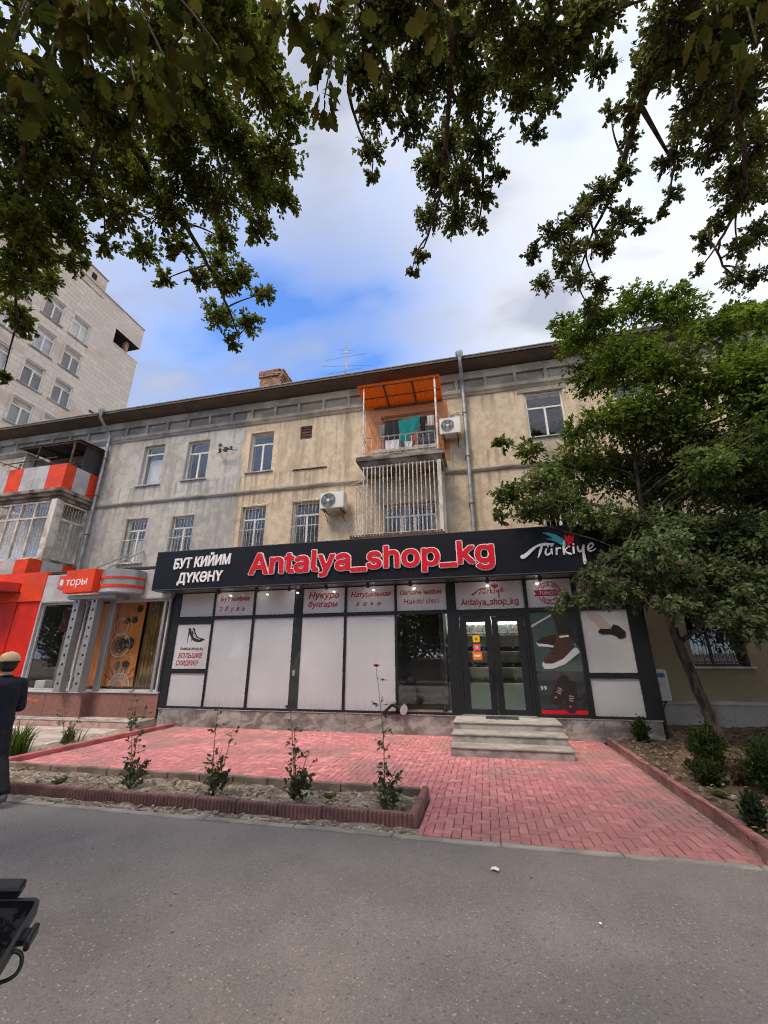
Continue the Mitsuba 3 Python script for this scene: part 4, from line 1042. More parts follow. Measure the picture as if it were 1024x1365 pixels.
def lettering(parent, nm, text, x0, x1, z, cap, m, y, depth=.004, bold=True, shear=0.0, fat=0.0, tilt=0.0):
    return put(parent, nm, prism_y(fit(text_shape(text, bold, fat), x0, x1, z, cap, shear, tilt), y - depth, y), m)


QY = PY - .002
# lettering on the upper panels
for t_, x0, x1, z, cap, sh in (('Бут кийим', -6.84, -5.97, 3.03, .125, .22), ('Обувь', -6.83, -6.0, 2.77, .125, .3), ('Нукура', -4.30, -3.48, 3.02, .155, .22), ('булгары', -4.30, -3.52, 2.80, .14, .22),
                                ('Натуральная', -3.17, -2.15, 3.02, .12, .22), ('кожа', -3.03, -2.32, 2.80, .105, .3), ('Genuine leather', -1.92, -.90, 3.03, .105, .1), ('Hakiki deri', -1.84, -.98, 2.80, .125, .15),
                                ('Antalya_shop_kg', -.48, .82, 2.735, .135, .0)):
    wide = t_ in ('Обувь', 'кожа')
    if wide:
        g = []
        for i, ch_ in enumerate(t_):
            a = x0 + (x1 - x0) * i / len(t_); g.append(fit(text_shape(ch_, True, .0), a, a + (x1 - x0) / len(t_) * .52, z, cap, sh))
        put(S, 'lettering', prism_y(unary_union(g), QY - .003, QY), 'print_red')
    else:
        lettering(S, 'lettering', t_, x0, x1, z, cap, 'print_red', QY, .003, t_ != 'Hakiki deri', sh, .01 if t_ == 'Antalya_shop_kg' else 0)


def brush(pts, w):
    """A brush stroke through points with changing width, as an area."""
    p = np.array(pts, float); n = 8 * (len(p) - 1) + 1
    u = np.linspace(0, len(p) - 1, n)
    from scipy.interpolate import CubicSpline
    c = CubicSpline(range(len(p)), p)(u); ww = np.interp(u, np.linspace(0, len(p) - 1, len(w)), w)
    return unary_union([LineString(c[i:i + 2]).buffer(max(.004, (ww[i] + ww[i + 1]) / 4)) for i in range(n - 1)])


def turkiye_script():
    """Brush lettering 'Türkiye' in a box about 3.9 wide and 1 high."""
    B_ = []
    B_.append(brush([(0, .02), (.35, .2), (.8, .5), (1.25, .58), (1.7, .55)], [.20, .17, .10, .14, .05]))
    B_.append(brush([(1.12, .56), (.98, .25), (.83, -.08)], [.10, .13, .03]))
    B_.append(brush([(1.30, .32), (1.24, .08), (1.36, .03), (1.52, .14), (1.58, .32)], [.08, .09, .08, .08, .06]))
    B_.append(brush([(1.56, .3), (1.58, .02)], [.09, .05]))
    B_ += [Point(1.40, .46).buffer(.05), Point(1.60, .47).buffer(.05)]
    B_.append(brush([(1.83, .32), (1.80, .0)], [.09, .07])); B_.append(brush([(1.82, .2), (1.93, .31), (2.04, .30)], [.05, .08, .05]))
    B_.append(brush([(2.26, .66), (2.20, .30), (2.18, -.02)], [.06, .10, .07])); B_.append(brush([(2.50, .36), (2.26, .16), (2.52, -.04)], [.06, .06, .09]))
    B_.append(brush([(2.70, .30), (2.68, .0)], [.09, .08])); B_.append(Point(2.72, .46).buffer(.05))
    B_.append(brush([(2.92, .32), (2.94, .10), (3.06, .08), (3.20, .32)], [.08, .09, .08, .08])); B_.append(brush([(3.22, .34), (3.16, -.05), (3.16, -.45), (3.10, -.52)], [.09, .12, .16, .04]))
    B_.append(brush([(3.44, .16), (3.66, .26), (3.70, .40), (3.54, .40), (3.42, .18), (3.52, .04), (3.78, .14)], [.06, .07, .07, .08, .09, .08, .04]))
    return unary_union(B_).buffer(.006)


TS = turkiye_script()
place = lambda g, x, z, sx, sz, tilt=0.0: affinity.affine_transform(g, [sx, 0, tilt, sz, x, z])
put(S, 'script_lettering', prism_y(place(TS, -.20, 2.965, .19, .21, .012), QY - .003, QY), 'print_red')
put(S, 'tulip_mark', prism_y(affinity.translate(Polygon([(0, 0), (-.06, .06), (-.05, .12), (-.01, .08), (.02, .13), (.05, .08), (.10, .11), (.09, .04), (.03, 0)]), .30, 3.10), QY - .003, QY), 'print_red')


def stamp(cx, cz, r):
    ring = lambda a, b: Point(cx, cz).buffer(b, 24).difference(Point(cx, cz).buffer(a, 24))
    g = [ring(r * .92, r), ring(r * .60, r * .66)]
    band = sbox(cx - r * 1.28, cz - r * .26, cx + r * 1.28, cz + r * .26)
    notch = [Polygon([(cx + s * r * 1.3, cz - r * .26), (cx + s * r * 1.12, cz), (cx + s * r * 1.3, cz + r * .26)]) for s in (-1, 1)]
    band = band.difference(unary_union(notch)).difference(fit(text_shape('TURKIYE', True), cx - r * .86, cx + r * .86, cz - r * .14, r * .29))
    arcs = []
    for sgn in (1, -1):
        word = 'MADE IN'
        for i, c in enumerate(word):
            if c == ' ': continue
            a = (i - 3) * .27
            gl = fit(text_shape(c, True), -r * .09, r * .09, 0, r * .19)
            gl = affinity.translate(gl, 0, r * .69 if sgn > 0 else -r * .88)
            arcs.append(affinity.translate(affinity.rotate(gl, -sgn * math.degrees(a), origin=(0, 0)), cx, cz))
    keep = unary_union(g).difference(sbox(cx - 2 * r, cz - r * .32, cx + 2 * r, cz + r * .32))
    return unary_union([keep, band] + arcs)


put(S, 'round_stamp', prism_y(stamp(1.50, 2.955, .255), QY - .003, QY), 'print_red')
lettering(S, 'lettering', 'СКИДКИ', 2.12, 2.92, 2.78, .26, 'letter_red', QY, .003, True, .12, .02)

# poster with the high-heeled shoes in the left column
put(S, 'sale_poster', bx(-8.03, -7.01, PY - .012, PY + .01, 1.335, 2.45), 'panel')
P_ = S + '__sale_poster'
YP = PY - .014
heel = lambda dx, dz, s: affinity.translate(affinity.scale(unary_union([
    Polygon([(0, .62), (.05, .66), (.14, .60), (.20, .42), (.33, .22), (.52, .12), (.66, .12), (.82, .05), (.80, 0), (.55, -.01), (.36, .03), (.24, .14), (.14, .28), (.07, .38), (.05, .20), (.04, -.04), (.015, -.04), (.0, .30)])]), s, s, origin=(0, 0)), dx, dz)
put(P_, 'shoe_print', prism_y(unary_union([heel(-7.68, 2.0, .55), heel(-7.56, 2.03, .50)]).difference(LineString([(-7.545, 2.30), (-7.42, 2.10), (-7.30, 2.06)]).buffer(.010)), YP - .002, YP), 'print_black')
lettering(P_, 'lettering', 'Antalya_shop_kg', -7.86, -7.16, 1.80, .065, 'print_black', YP, .002, True, .1)
lettering(P_, 'lettering', 'БОЛЬШИЕ', -7.88, -7.16, 1.60, .12, 'print_red', YP, .002, True, .22)
lettering(P_, 'lettering', 'СКИДКИ!!!', -7.92, -7.26, 1.42, .12, 'print_red', YP, .002, True, .22)

# shoe poster right of the door
put(S, 'shoe_poster', bx(1.02, 1.97, PY - .006, PY + .01, .456, 2.55), 'poster_dark')
P_ = S + '__shoe_poster'
YP = PY - .008
lay = lambda g, m, k=0, nm='print': put(P_, nm, prism_y(g, YP - .0025 - .0025 * k, YP - .0025 * k), m)
lay(sbox(1.02, 1.30, 1.97, 2.55).difference(Polygon([(1.45, 2.56), (1.97, 2.56), (1.97, 1.75), (1.72, 2.1)])), 'poster_teal')
lay(Polygon([(1.02, 2.20), (1.5, 2.46), (1.5, 2.50), (1.02, 2.25)]), 'print_grey', 1)
lay(sbox(1.04, .475, 1.94, .55), 'letter_red', 1, 'red_band')
leg = Polygon([(1.50, 2.55), (1.86, 2.55), (1.80, 2.05), (1.56, 2.05)])
lay(leg, 'print_black', 1)
back_shoe = Polygon([(1.10, 1.90), (1.22, 1.99), (1.38, 2.03), (1.52, 2.05), (1.56, 1.90), (1.45, 1.82), (1.14, 1.83)])
lay(back_shoe, 'print_dark_brown', 2); lay(Polygon([(1.09, 1.89), (1.13, 1.81), (1.48, 1.78), (1.52, 1.83), (1.15, 1.865)]), 'print_white', 3)
shoe = Polygon([(1.20, 1.52), (1.22, 1.42), (1.50, 1.44), (1.84, 1.66), (1.88, 1.72), (1.80, 2.0), (1.76, 2.07), (1.64, 2.06), (1.56, 2.08), (1.50, 1.98), (1.44, 1.80), (1.34, 1.66)])
lay(shoe, 'print_brown', 4)
lay(Polygon([(1.19, 1.50), (1.16, 1.42), (1.20, 1.35), (1.36, 1.35), (1.62, 1.44), (1.95, 1.68), (1.91, 1.77), (1.86, 1.78), (1.60, 1.55), (1.40, 1.46), (1.24, 1.45)]), 'print_white', 5)
lay(unary_union([LineString([(1.36, 1.68 + i * .085), (1.52, 1.64 + i * .09)]).buffer(.011) for i in range(4)]), 'print_dark_brown', 5)
lay(LineString([(1.60, 2.0), (1.76, 2.02)]).buffer(.02), 'print_white', 5)
for dx, dz, rot in ((1.46, .96, -28), (1.66, .82, -8)):
    g = Polygon([(-.10, -.26), (-.05, -.31), (.05, -.31), (.10, -.25), (.10, -.02), (.085, .18), (.05, .29), (-.05, .29), (-.085, .18), (-.10, -.02)]).buffer(.015)
    lay(affinity.translate(affinity.rotate(g, rot, origin=(0, 0)), dx, dz), 'print_dark_brown', 2)
    o = Polygon([(-.055, .02), (.055, .02), (.06, .2), (0, .25), (-.06, .2)]).buffer(.01)
    lay(affinity.translate(affinity.rotate(o, rot, origin=(0, 0)), dx, dz), 'print_black', 3)
    l_ = unary_union([LineString([(-.04, .0 - i * .045), (.04, .0 - i * .045)]).buffer(.007) for i in range(3)] + [Point(-.02, -.2).buffer(.016)])
    lay(affinity.translate(affinity.rotate(l_, rot, origin=(0, 0)), dx, dz), 'print_grey', 4)
lay(unary_union([Point(1.87 + a, .80 + b).buffer(.035) for a, b in ((0, 0), (.06, -.06), (-.06, -.05), (.02, -.12), (.05, .05))]), 'print_black', 2)
lay(unary_union([Point(1.10, .99).buffer(.022).difference(Point(1.10, .99).buffer(.012)), Point(1.17, .99).buffer(.022).difference(Point(1.17, .99).buffer(.012)), LineString([(1.09, .94), (1.12, .97)]).buffer(.009), LineString([(1.16, .94), (1.19, .97)]).buffer(.009)]), 'print_white', 2)
# leg and shoe print on the right panel
P_ = S + '__leg_print'
lay(Polygon([(2.18, 2.53), (2.34, 2.53), (2.46, 2.42), (2.62, 2.20), (2.58, 2.14), (2.46, 2.14), (2.28, 2.34)]), 'print_skin', 0, 'leg')
lay(Polygon([(2.34, 2.53), (2.40, 2.50), (2.66, 2.20), (2.62, 2.17), (2.46, 2.40)]), 'print_grey', 1, 'shading')
lay(Polygon([(2.44, 2.15), (2.38, 2.10), (2.44, 2.05), (2.62, 2.05), (2.70, 2.02), (2.78, 1.95), (2.88, 1.98), (2.91, 2.08), (2.80, 2.20), (2.70, 2.24), (2.64, 2.14)]).buffer(.005), 'print_black', 2, 'shoe')

# sign board
SG = S + '__sign_board'
put(S, 'sign_board', bx(-8.61, 3.48, 9.5, 10.16, 3.302, 4.36, .008), 'sign')
put(SG, 'edge_trim', cat([bx(-8.615, 3.485, 9.494, 9.52, 3.30, 3.325, .003), bx(-8.615, 3.485, 9.494, 9.53, 4.345, 4.365, .003), bx(-8.616, -8.598, 9.494, 9.53, 3.325, 4.345, .003)]), 'sign_edge')
for xs in (-6.1, -3.05, 0.55, 2.6): put(SG, 'panel_joint', bx(xs - .002, xs + .002, 9.4985, 9.5, 3.33, 4.34), 'frame')
put(SG, 'soffit', bx(-8.55, 3.4, 9.53, 9.99, 3.285, 3.30), 'sign_edge')
lettering(SG, 'letter_white', 'БУТ КИЙИМ', -8.02, -6.32, 3.86, .27, 'letter_white', 9.5, .03, True, .06, .01, tilt=.035)
lettering(SG, 'letter_white', 'ДҮКӨНҮ', -7.84, -6.50, 3.475, .26, 'letter_white', 9.5, .03, True, .06, .01, tilt=.012)


def big_letters():
    word, x0, x1, z, cap = 'Antalya_shop_kg', -5.74, .36, 3.62, .50
    for g in polys(unary_union([fit(text_shape(word, True, .012), x0, x1, z, cap)])):
        put(SG, 'letter_rim', prism_y(g.buffer(.021), 9.455, 9.5), 'letter_white')
        put(SG, 'letter', prism_y(g, 9.435, 9.4545), 'letter_red')


big_letters()
put(SG, 'script_lettering', prism_y(place(TS, .96, 3.68, .40, .43, .012), 9.47, 9.5), 'letter_white')
put(SG, 'emblem', prism_y(unary_union([brush([(1.46, 4.20), (1.66, 4.12), (1.82, 3.98), (1.86, 3.86)], [.02, .10, .13, .02]), brush([(1.52, 4.06), (1.68, 4.02), (1.80, 3.93)], [.02, .06, .04])]), 9.47, 9.5), 'teal')
put(SG, 'emblem', prism_y(unary_union([Point(1.98, 4.0).buffer(.075), Polygon([(1.89, 4.0), (1.90, 4.13), (1.95, 4.07), (1.99, 4.14), (2.03, 4.07), (2.09, 4.12), (2.07, 3.98)]), brush([(1.95, 3.95), (1.93, 3.84)], [.04, .02])]), 9.469, 9.5), 'letter_red')

# small wall-washer lamps under the board, aimed at the panels (lit)
for xs in (-6.72, -5.62, -4.72, -3.72, -2.66, -1.62, .16, 1.30):
    k = numbered(S + '__downlight')
    put(k, 'housing', tube([(xs, 9.70, 3.285), (xs, 9.72, 3.25), (xs, 9.76, 3.215)], [.03, .045, .05], 10), 'plastic_black')
    scene[k + '__lamp'] = {'type': 'disk', 'to_world': T().translate([xs, 9.763, 3.211]).rotate([1, 0, 0], 220).scale(.040), 'emitter': {'type': 'area', 'radiance': {'type': 'rgb', 'value': [2.6, 2.5, 2.4]}}}

# door
D = numbered(S + '__door')
put(D, 'frame', cat([bx(-.59, -.53, FY - .03, FY + .07, .43, 2.55, .004), bx(.88, .94, FY - .03, FY + .07, .43, 2.55, .004), bx(-.53, .88, FY - .028, FY + .07, 2.47, 2.55, .004)]), 'frame')
put(D, 'threshold', bx(-.59, .94, FY - .06, FY + .1, .405, .432, .004), 'steel')
for x0, x1, hx in ((-.525, .172, .10), (.178, .875, .25)):
    L_ = numbered(D + '__leaf')
    fr = [bx(x0, x0 + .14, FY - .015, FY + .045, .435, 2.465, .006), bx(x1 - .14, x1, FY - .015, FY + .045, .435, 2.465, .006), bx(x0 + .14, x1 - .14, FY - .013, FY + .043, .435, .54, .005), bx(x0 + .14, x1 - .14, FY - .013, FY + .043, 2.35, 2.465, .005)]
    hd = [rod((hx, FY - .06, .95), (hx, FY - .06, 1.35), .012), rod((hx, FY - .06, .98), (hx, FY, .98), .009), rod((hx, FY - .06, 1.32), (hx, FY, 1.32), .009)]
    scene[L_] = mikit.ply(cat(fr), 'm_frame')
    put(D, 'pane', sheet_y(x0 + .14, x1 - .14, .54, 2.35, FY + .02), 'glass')
    put(D, 'handle', cat(hd), 'plastic_black')
YS = FY + .014
for m, z, w, h, nm in (('yellow', 1.98, .13, .12, 'yellow door sticker'), ('pink', 1.80, .13, .12, 'pink door sticker'), ('orange', 1.62, .19, .15, 'orange door sticker')):
    k = put(D, 'sticker', prism_y(sbox(-.185 - w / 2, z - h / 2, -.185 + w / 2, z + h / 2).buffer(.01), YS - .003, YS), m, label=nm)
    put(S, 'sticker_mark', prism_y(Point(-.185, z).buffer(.03).difference(Point(-.185, z).buffer(.015)) if m != 'orange' else sbox(-.25, z - .02, -.12, z + .02), YS - .006, YS - .0035), 'print_dark_brown' if m == 'yellow' else 'letter_white')
# shop interior behind the door and the dark window
put(S + '__interior', 'wall', cat([bx(-2.0, 1.0, 11.1, 11.18, .4, 3.3)]), 'shop_wall')
put(S + '__interior', 'partition', bx(-1.0, -.94, 10.3, 11.1, .4, 3.3), 'dark_room')
put(S + '__interior', 'window_back', bx(-2.03, -1.0, 10.7, 10.75, .4, 2.6), 'dark_room')
put(S + '__interior', 'floor', bx(-2.0, 1.0, 10.1, 11.1, .40, .43), 'shop_floor')
put(S + '__interior', 'ceiling', bx(-2.0, 1.0, 10.1, 11.1, 2.95, 3.0), 'dark_room')
scene[S + '__interior__ceiling_lamp'] = {'type': 'rectangle', 'to_world': T().translate([.2, 10.72, 2.94]).rotate([1, 0, 0], 180).scale([.6, .12, 1]), 'emitter': {'type': 'area', 'radiance': {'type': 'rgb', 'value': [5.5, 6.3, 5.6]}}}


def shoe_shape(x, y, z, L=.28, top=.10):
    sec = [(0, .04, top), (.22, .045, top), (.45, .042, .07), (.75, .045, .04), (1, .02, .025)]
    ring = []
    for u, w, h in sec:
        ring.append([(x - w, y - u * L, z), (x + w, y - u * L, z), (x + w * .7, y - u * L, z + h), (x - w * .7, y - u * L, z + h)])
    V = np.array(ring).reshape(-1, 3); F = []
    for i in range(4):
        for j in range(4):
            a, b = i * 4 + j, i * 4 + (j + 1) % 4
            F += [[a, b, b + 4], [a, b + 4, a + 4]]
    return TM(V, F + [[0, 1, 2], [0, 2, 3], [16, 18, 17], [16, 19, 18]])


for zs, cols in ((2.10, 'print_black'), (1.72, 'print_dark_brown'), (1.36, 'print_brown'), (1.02, 'print_black')):
    k = numbered('display_shelf'); labels[k] = {'label': {2.10: 'topmost pale shelf of shoes seen through the shop door', 1.72: 'second shelf from the top of shoes seen through the shop door', 1.36: 'third shelf from the top seen through the shop door', 1.02: 'lowest shelf of shoes seen through the shop door'}[zs], 'category': 'shelf'}
    put(k, 'board', bx(-.92, .98, 10.72, 11.1, zs - .015, zs), 'shop_wall')
    put(k, 'bracket', cat([bx(a, a + .02, 10.85, 11.1, zs - .08, zs - .02) for a in (-.7, .1, .8)]), 'steel')
    for i in range(14):
        q = put('', 'shoe', cat([shoe_shape(-.85 + i * .132 + random.uniform(-.01, .01), 11.02, zs + .002, .28, .24 if zs > 2 else .11), shoe_shape(-.79 + i * .132, 11.01, zs + .002, .27, .25 if zs > 2 else .10)]), random.choice([cols, 'print_black', 'print_brown']))
        nth = ('leftmost', 'second', 'third', 'fourth', 'fifth', 'sixth', 'seventh', 'eighth', 'ninth', 'tenth', 'eleventh', 'twelfth', 'thirteenth', 'last')[i]
        shelf = {2.10: 'top', 1.72: 'second', 1.36: 'third', 1.02: 'lowest'}[zs]
        labels[q] = {'label': '%s pair of dark %s from the left on the %s shelf inside the shop' % (nth, 'boots' if zs > 2 else 'shoes', shelf), 'category': 'shoes', 'group': 'shoes on the shelves inside the shop'}
# steps
ST = S + '__steps'
for n, (y0, z0, z1) in enumerate(((8.10, -.04, .145), (8.53, .14, .28), (9.05, .275, .405))):
    put(ST, 'riser', bx(-.71, 1.27, y0 + .02, FY - .02, z0, z1 - .03, .004), 'step_stone')
    put(ST, 'tread', bx(-.725, 1.285, y0, FY - .014, z1 - .029, z1, .007), 'strip')
k = put('', 'door_mat', bx(-.1, .55, 9.55, 9.93, .406, .418, .005), 'dark_metal'); labels[k] = {'label': 'flat dark mat on the top step before the shop door', 'category': 'mat'}

# small spotlight on the plinth ledge
t = thing('spotlight', 'small dark spotlight with a round white lens on the plinth ledge by the dark window', 'spotlight')
put(t, 'bracket', cat([sq((-2.34, 9.94, .41), (-2.12, 9.90, .60), .055), sq((-2.12, 9.90, .60), (-1.92, 9.88, .52), .05), bx(-2.2, -2.0, 9.90, 9.985, .406, .43)]), 'plastic_black')
put(t, 'housing', tube([(-2.02, 9.96, .55), (-1.93, 9.90, .53), (-1.85, 9.84, .51)], [.05, .085, .125], 14), 'plastic_black', smooth=40)
put(t, 'lens', tube([(-1.85, 9.84, .51), (-1.84, 9.832, .508)], .108, 16), 'plastic_white')
put(t, 'knob', bx(-2.10, -2.03, 9.93, 9.97, .62, .69, .015), 'steel')

# ------------------------------------------------------------------ curtain shop on the left
C_ = thing('curtain_shop', 'orange and grey fronted curtain shop with two display windows at the left', 'shop')
put(C_, 'plinth_core', cat([bx(-22, -8.26, 10.06, 11.9, -.02, .76), bx(-22, -8.26, 10.06, 11.95, 3.2, 4.1), bx(-22, -8.26, 11.5, 11.6, .7, 3.3), bx(-8.36, -8.30, 10.06, 11.9, .7, 3.3)]), 'dark_room')
for x0, x1, y in ((-12.7, -11.62, 9.78), (-11.61, -10.42, 9.78), (-10.40, -9.36, 10.0), (-9.355, -8.28, 10.0)):
    put(C_, 'plinth_panel', bx(x0, x1, y, y + .1, .15, .735, .004), 'granite')
put(C_, 'plinth_panel', bx(-10.42, -10.40, 9.785, 10.06, .15, .735), 'granite')
put(C_, 'window_ledge', cat([bx(-12.72, -10.39, 9.74, 10.06, .736, .775, .006), bx(-10.39, -8.27, 9.96, 10.06, .736, .775, .006)]), 'grey_band')
put(C_, 'step', bx(-13.4, -8.26, 9.40, 10.08, -.04, .13, .01), 'pink_stone')
for i in range(10): put(C_ + '__step', 'tile', bx(-13.35 + i * .505, -12.855 + i * .505, 9.385, 9.405, -.02, .128, .003), 'pink_stone')
put(C_, 'step_top', bx(-13.42, -8.26, 9.37, 10.08, .131, .155, .006), 'step_stone')
for i, (x0, x1) in enumerate(((-12.78, -11.3), (-11.295, -9.9), (-9.895, -8.30))):
    put(C_, 'fascia_panel', bx(x0, x1, 9.9, 10.06, 3.19, 3.98, .005), 'grey_band')
put(C_, 'fascia_sill', bx(-12.78, -8.30, 9.88, 10.06, 3.15, 3.188), 'steel')
# red front with fascia
for i in range(6): put(C_, 'red_panel', bx(-12.84 - .9 * (i + 1) + .004, -12.84 - .9 * i - .004, 9.96 - (.02 if i % 2 else 0), 10.06, -.02, 3.22, .004), 'red_panel')
put(C_, 'red_edge', bx(-12.84, -12.79, 9.93, 10.06, .13, 3.22, .004), 'grey_band')
put(C_, 'orange_fascia', bx(-18.5, -12.80, 9.90, 10.06, 3.222, 4.10, .004), 'orange_panel')
CA = C_ + '__entrance_canopy'
put(CA, 'board', prism_z(Polygon([(-18, 9.05), (-14.2, 9.15), (-13.72, 9.85), (-13.72, 9.9), (-18, 9.9)]), 3.52, 3.78), 'red_panel')
put(CA, 'soffit', prism_z(Polygon([(-18, 9.0), (-14.15, 9.1), (-13.66, 9.84), (-13.66, 9.9), (-18, 9.9)]), 3.49, 3.518), 'wine_curtain')
for x0, x1, m in ((-18.5, -14.75, 'grey_panel'), (-14.745, -14.22, 'orange_panel')): put(C_, 'parapet_panel', bx(x0, x1, 10.26, 10.30, 4.12, 4.66, .004), m)
for y0, y1, m in ((10.30, 10.72, 'orange_panel'), (10.725, 11.45, 'grey_panel'), (11.455, 11.98, 'orange_panel')): put(C_, 'parapet_panel', bx(-14.26, -14.22, y0, y1, 4.18, 4.70, .004), m)
put(C_, 'roof', bx(-22, -8.3, 10.06, 11.98, 4.06, 4.12), 'dark_metal')
# display windows
for x0, x1 in ((-12.78, -11.15), (-10.25, -8.36)):
    k = numbered(C_ + '__display_window')
    put(k, 'frame', cat(frame_y(x0, x1, .776, 3.15, .05, 10.0, 10.06)), 'grey_band')
    put(k, 'pane', sheet_y(x0 + .05, x1 - .05, .826, 3.10, 10.03), 'glass')
put(C_ + '__display_window', 'pane', sheet_y(-11.15, -10.25, .776, 3.15, 10.035), 'glass')
for a, b, y in ((-8.56, -8.48, 9.98), (-10.33, -10.17, 9.95), (-10.72, -10.62, 9.95)): put(C_, 'window_post', bx(a, b, y, y + .09, .776, 3.15, .01), 'steel')
IN = C_ + '__interior'
put(IN, 'back_wall', cat([bx(-12.8, -8.36, 11.2, 11.25, .7, 3.3), bx(-12.8, -12.75, 10.1, 11.2, .7, 3.3)]), 'dark_room')
put(IN, 'floor', bx(-12.8, -8.36, 10.06, 11.2, .72, .78), 'print_grey')
put(IN, 'ceiling', bx(-12.8, -8.36, 10.06, 11.2, 3.2, 3.25), 'dark_room')


def drape(label, x0, x1, z0, z1, y, m, amp, k, seed, nm='curtain'):
    q = put('', nm, wavy(x0, x1, z0, z1, y, amp, k, 5, 0, seed), m, smooth=True); labels[q] = {'label': label, 'category': 'curtain'}
    return q


drape('dark red valance at the top of the left display window', -12.5, -11.3, 2.35, 3.1, 10.45, 'wine_curtain', .03, 9, 1)
drape('brownish curtain at the back of the left display window', -12.6, -11.2, .8, 2.5, 10.7, 'print_skin', .008, 3, 2)
drape('flat orange curtain with printed medallions in the right display window', -10.3, -9.5, .86, 3.15, 10.40, 'orange_curtain', .012, 2, 3)
drape('narrow orange curtain behind the perforated columns', -11.15, -10.32, .86, 3.15, 10.45, 'orange_curtain', .03, 5, 4)
drape('gold pleated curtain at the right end of the display window', -9.46, -8.44, .84, 3.15, 10.5, 'gold_curtain', .05, 9, 5)
drape('gold pleated curtain beside the dark red valance', -11.42, -11.16, .84, 3.15, 10.5, 'gold_curtain', .04, 3, 6)
OC = 'curtain_002'
ys = 10.375
disc = lambda x, z, r: unary_union([Point(x, z).buffer(r, 10).difference(Point(x, z).buffer(r * .78, 10)), Point(x, z).buffer(r * .16)] + [LineString([(x + r * .25 * math.cos(a), z + r * .25 * math.sin(a)), (x + r * .72 * math.cos(a), z + r * .72 * math.sin(a))]).buffer(r * .12) for a in np.arange(0, 6.28, .785)])
put(OC, 'medallion', prism_y(unary_union([disc(-9.78, 2.65, .10), disc(-10.02, 2.62, .09), disc(-9.82, 2.0, .15), disc(-10.12, 1.95, .20), disc(-9.82, 1.42, .11), disc(-10.08, 1.40, .10), disc(-9.68, 2.95, .1)]), ys - .003, ys), 'print_black')
put(OC, 'ring', prism_y(unary_union([Point(-10.12, 1.95).buffer(.33, 14).difference(Point(-10.12, 1.95).buffer(.30, 14)), Point(-10.2, 2.45).buffer(.25, 14).difference(Point(-10.2, 2.45).buffer(.225, 14))]), ys - .003, ys), 'lace')
fan = [LineString([(-9.92 + .12 * math.cos(a), .88 + .12 * math.sin(a)), (-9.92 + .30 * math.cos(a), .88 + .30 * math.sin(a))]).buffer(.012) for a in np.linspace(.15, 3.0, 11)]
put(OC, 'fan_motif', prism_y(unary_union(fan + [Point(-9.92, .88).buffer(.34, 14).difference(Point(-9.92, .88).buffer(.315, 14)).intersection(sbox(-11, .88, -9, 2))]), ys - .003, ys), 'lace')
put(OC, 'stalk_motif', prism_y(unary_union([LineString([(-9.92 + .33 * math.cos(a), .88 + .33 * math.sin(a)), (-9.92 + .62 * math.cos(a), .88 + .62 * math.sin(a))]).buffer(.010) for a in np.linspace(.5, 2.64, 7)]), ys - .003, ys), 'print_black')
t = thing('potted_plant', 'small green potted plant standing low in the left display window', 'plant')
put(t, 'pot', tube([(-11.5, 10.3, .78), (-11.5, 10.3, .95)], [.09, .12], 12), 'pink_stone', smooth=40)
a_ = rand_dirs(90) * np.array([1, 1, .8]) + [0, 0, .5]
m_, c_ = leaf_mesh(np.array([-11.5, 10.3, .98]) + unit(a_) * rng.uniform(.02, .15, (90, 1)), a_, rand_dirs(90), rng.uniform(.06, .12, 90), OVAL, tone(90, (.05, .10, .03), (.10, .17, .05)))
put(t, 'leaves', m_, 'leaf', color=c_)
k = put('', 'display_box', bx(-12.55, -12.2, 10.15, 10.4, .78, 1.02, .01), 'grey_band'); labels[k] = {'label': 'pale box standing at the left corner of the left display window', 'category': 'box'}

# sign box, drum canopy and perforated columns
t = C_ + '__sign_box'
ang = -.10
rz = lambda m, a, c: m.apply_transform(trimesh.transformations.rotation_matrix(a, [0, 0, 1], c))
put(t, 'box', rz(bx(-11.30, -10.20, 9.20, 9.42, 3.30, 3.93, .01), ang, (-10.7, 9.3, 0)), 'orange_panel')
put(t, 'lettering', rz(prism_y(fit(text_shape('торы', False), -11.22, -10.42, 3.50, .22), 9.190, 9.2), ang, (-10.7, 9.3, 0)), 'letter_white')
put(t, 'side_sign', rz(bx(-11.48, -11.31, 9.3, 9.6, 3.42, 3.80, .01), .5, (-11.3, 9.3, 0)), 'pink')
put(t, 'side_mark', rz(bx(-11.44, -11.36, 9.294, 9.30, 3.52, 3.68), .5, (-11.3, 9.3, 0)), 'letter_white')
put(t, 'strut', rod((-10.9, 9.45, 3.9), (-12.0, 12.0, 5.12), .025), 'pipe')
put(t, 'strut', rod((-10.35, 9.45, 3.9), (-11.5, 12.0, 5.18), .025), 'pipe')
t = C_ + '__drum_canopy'
for z0, z1, r, m in ((3.30, 3.42, .60, 'grey_band'), (3.42, 3.50, .62, 'orange_panel'), (3.50, 3.66, .60, 'steel'), (3.66, 3.72, .62, 'orange_panel'), (3.72, 3.92, .60, 'steel')):
    put(t, 'band', prism_z(Point(-9.82, 9.85).buffer(r, 14), z0, z1), m)
put(t, 'soffit', prism_z(Point(-9.82, 9.85).buffer(.57, 14), 3.27, 3.30), 'steel')
put(t, 'beam', bx(-11.3, -9.7, 9.45, 9.85, 3.16, 3.27), 'steel')
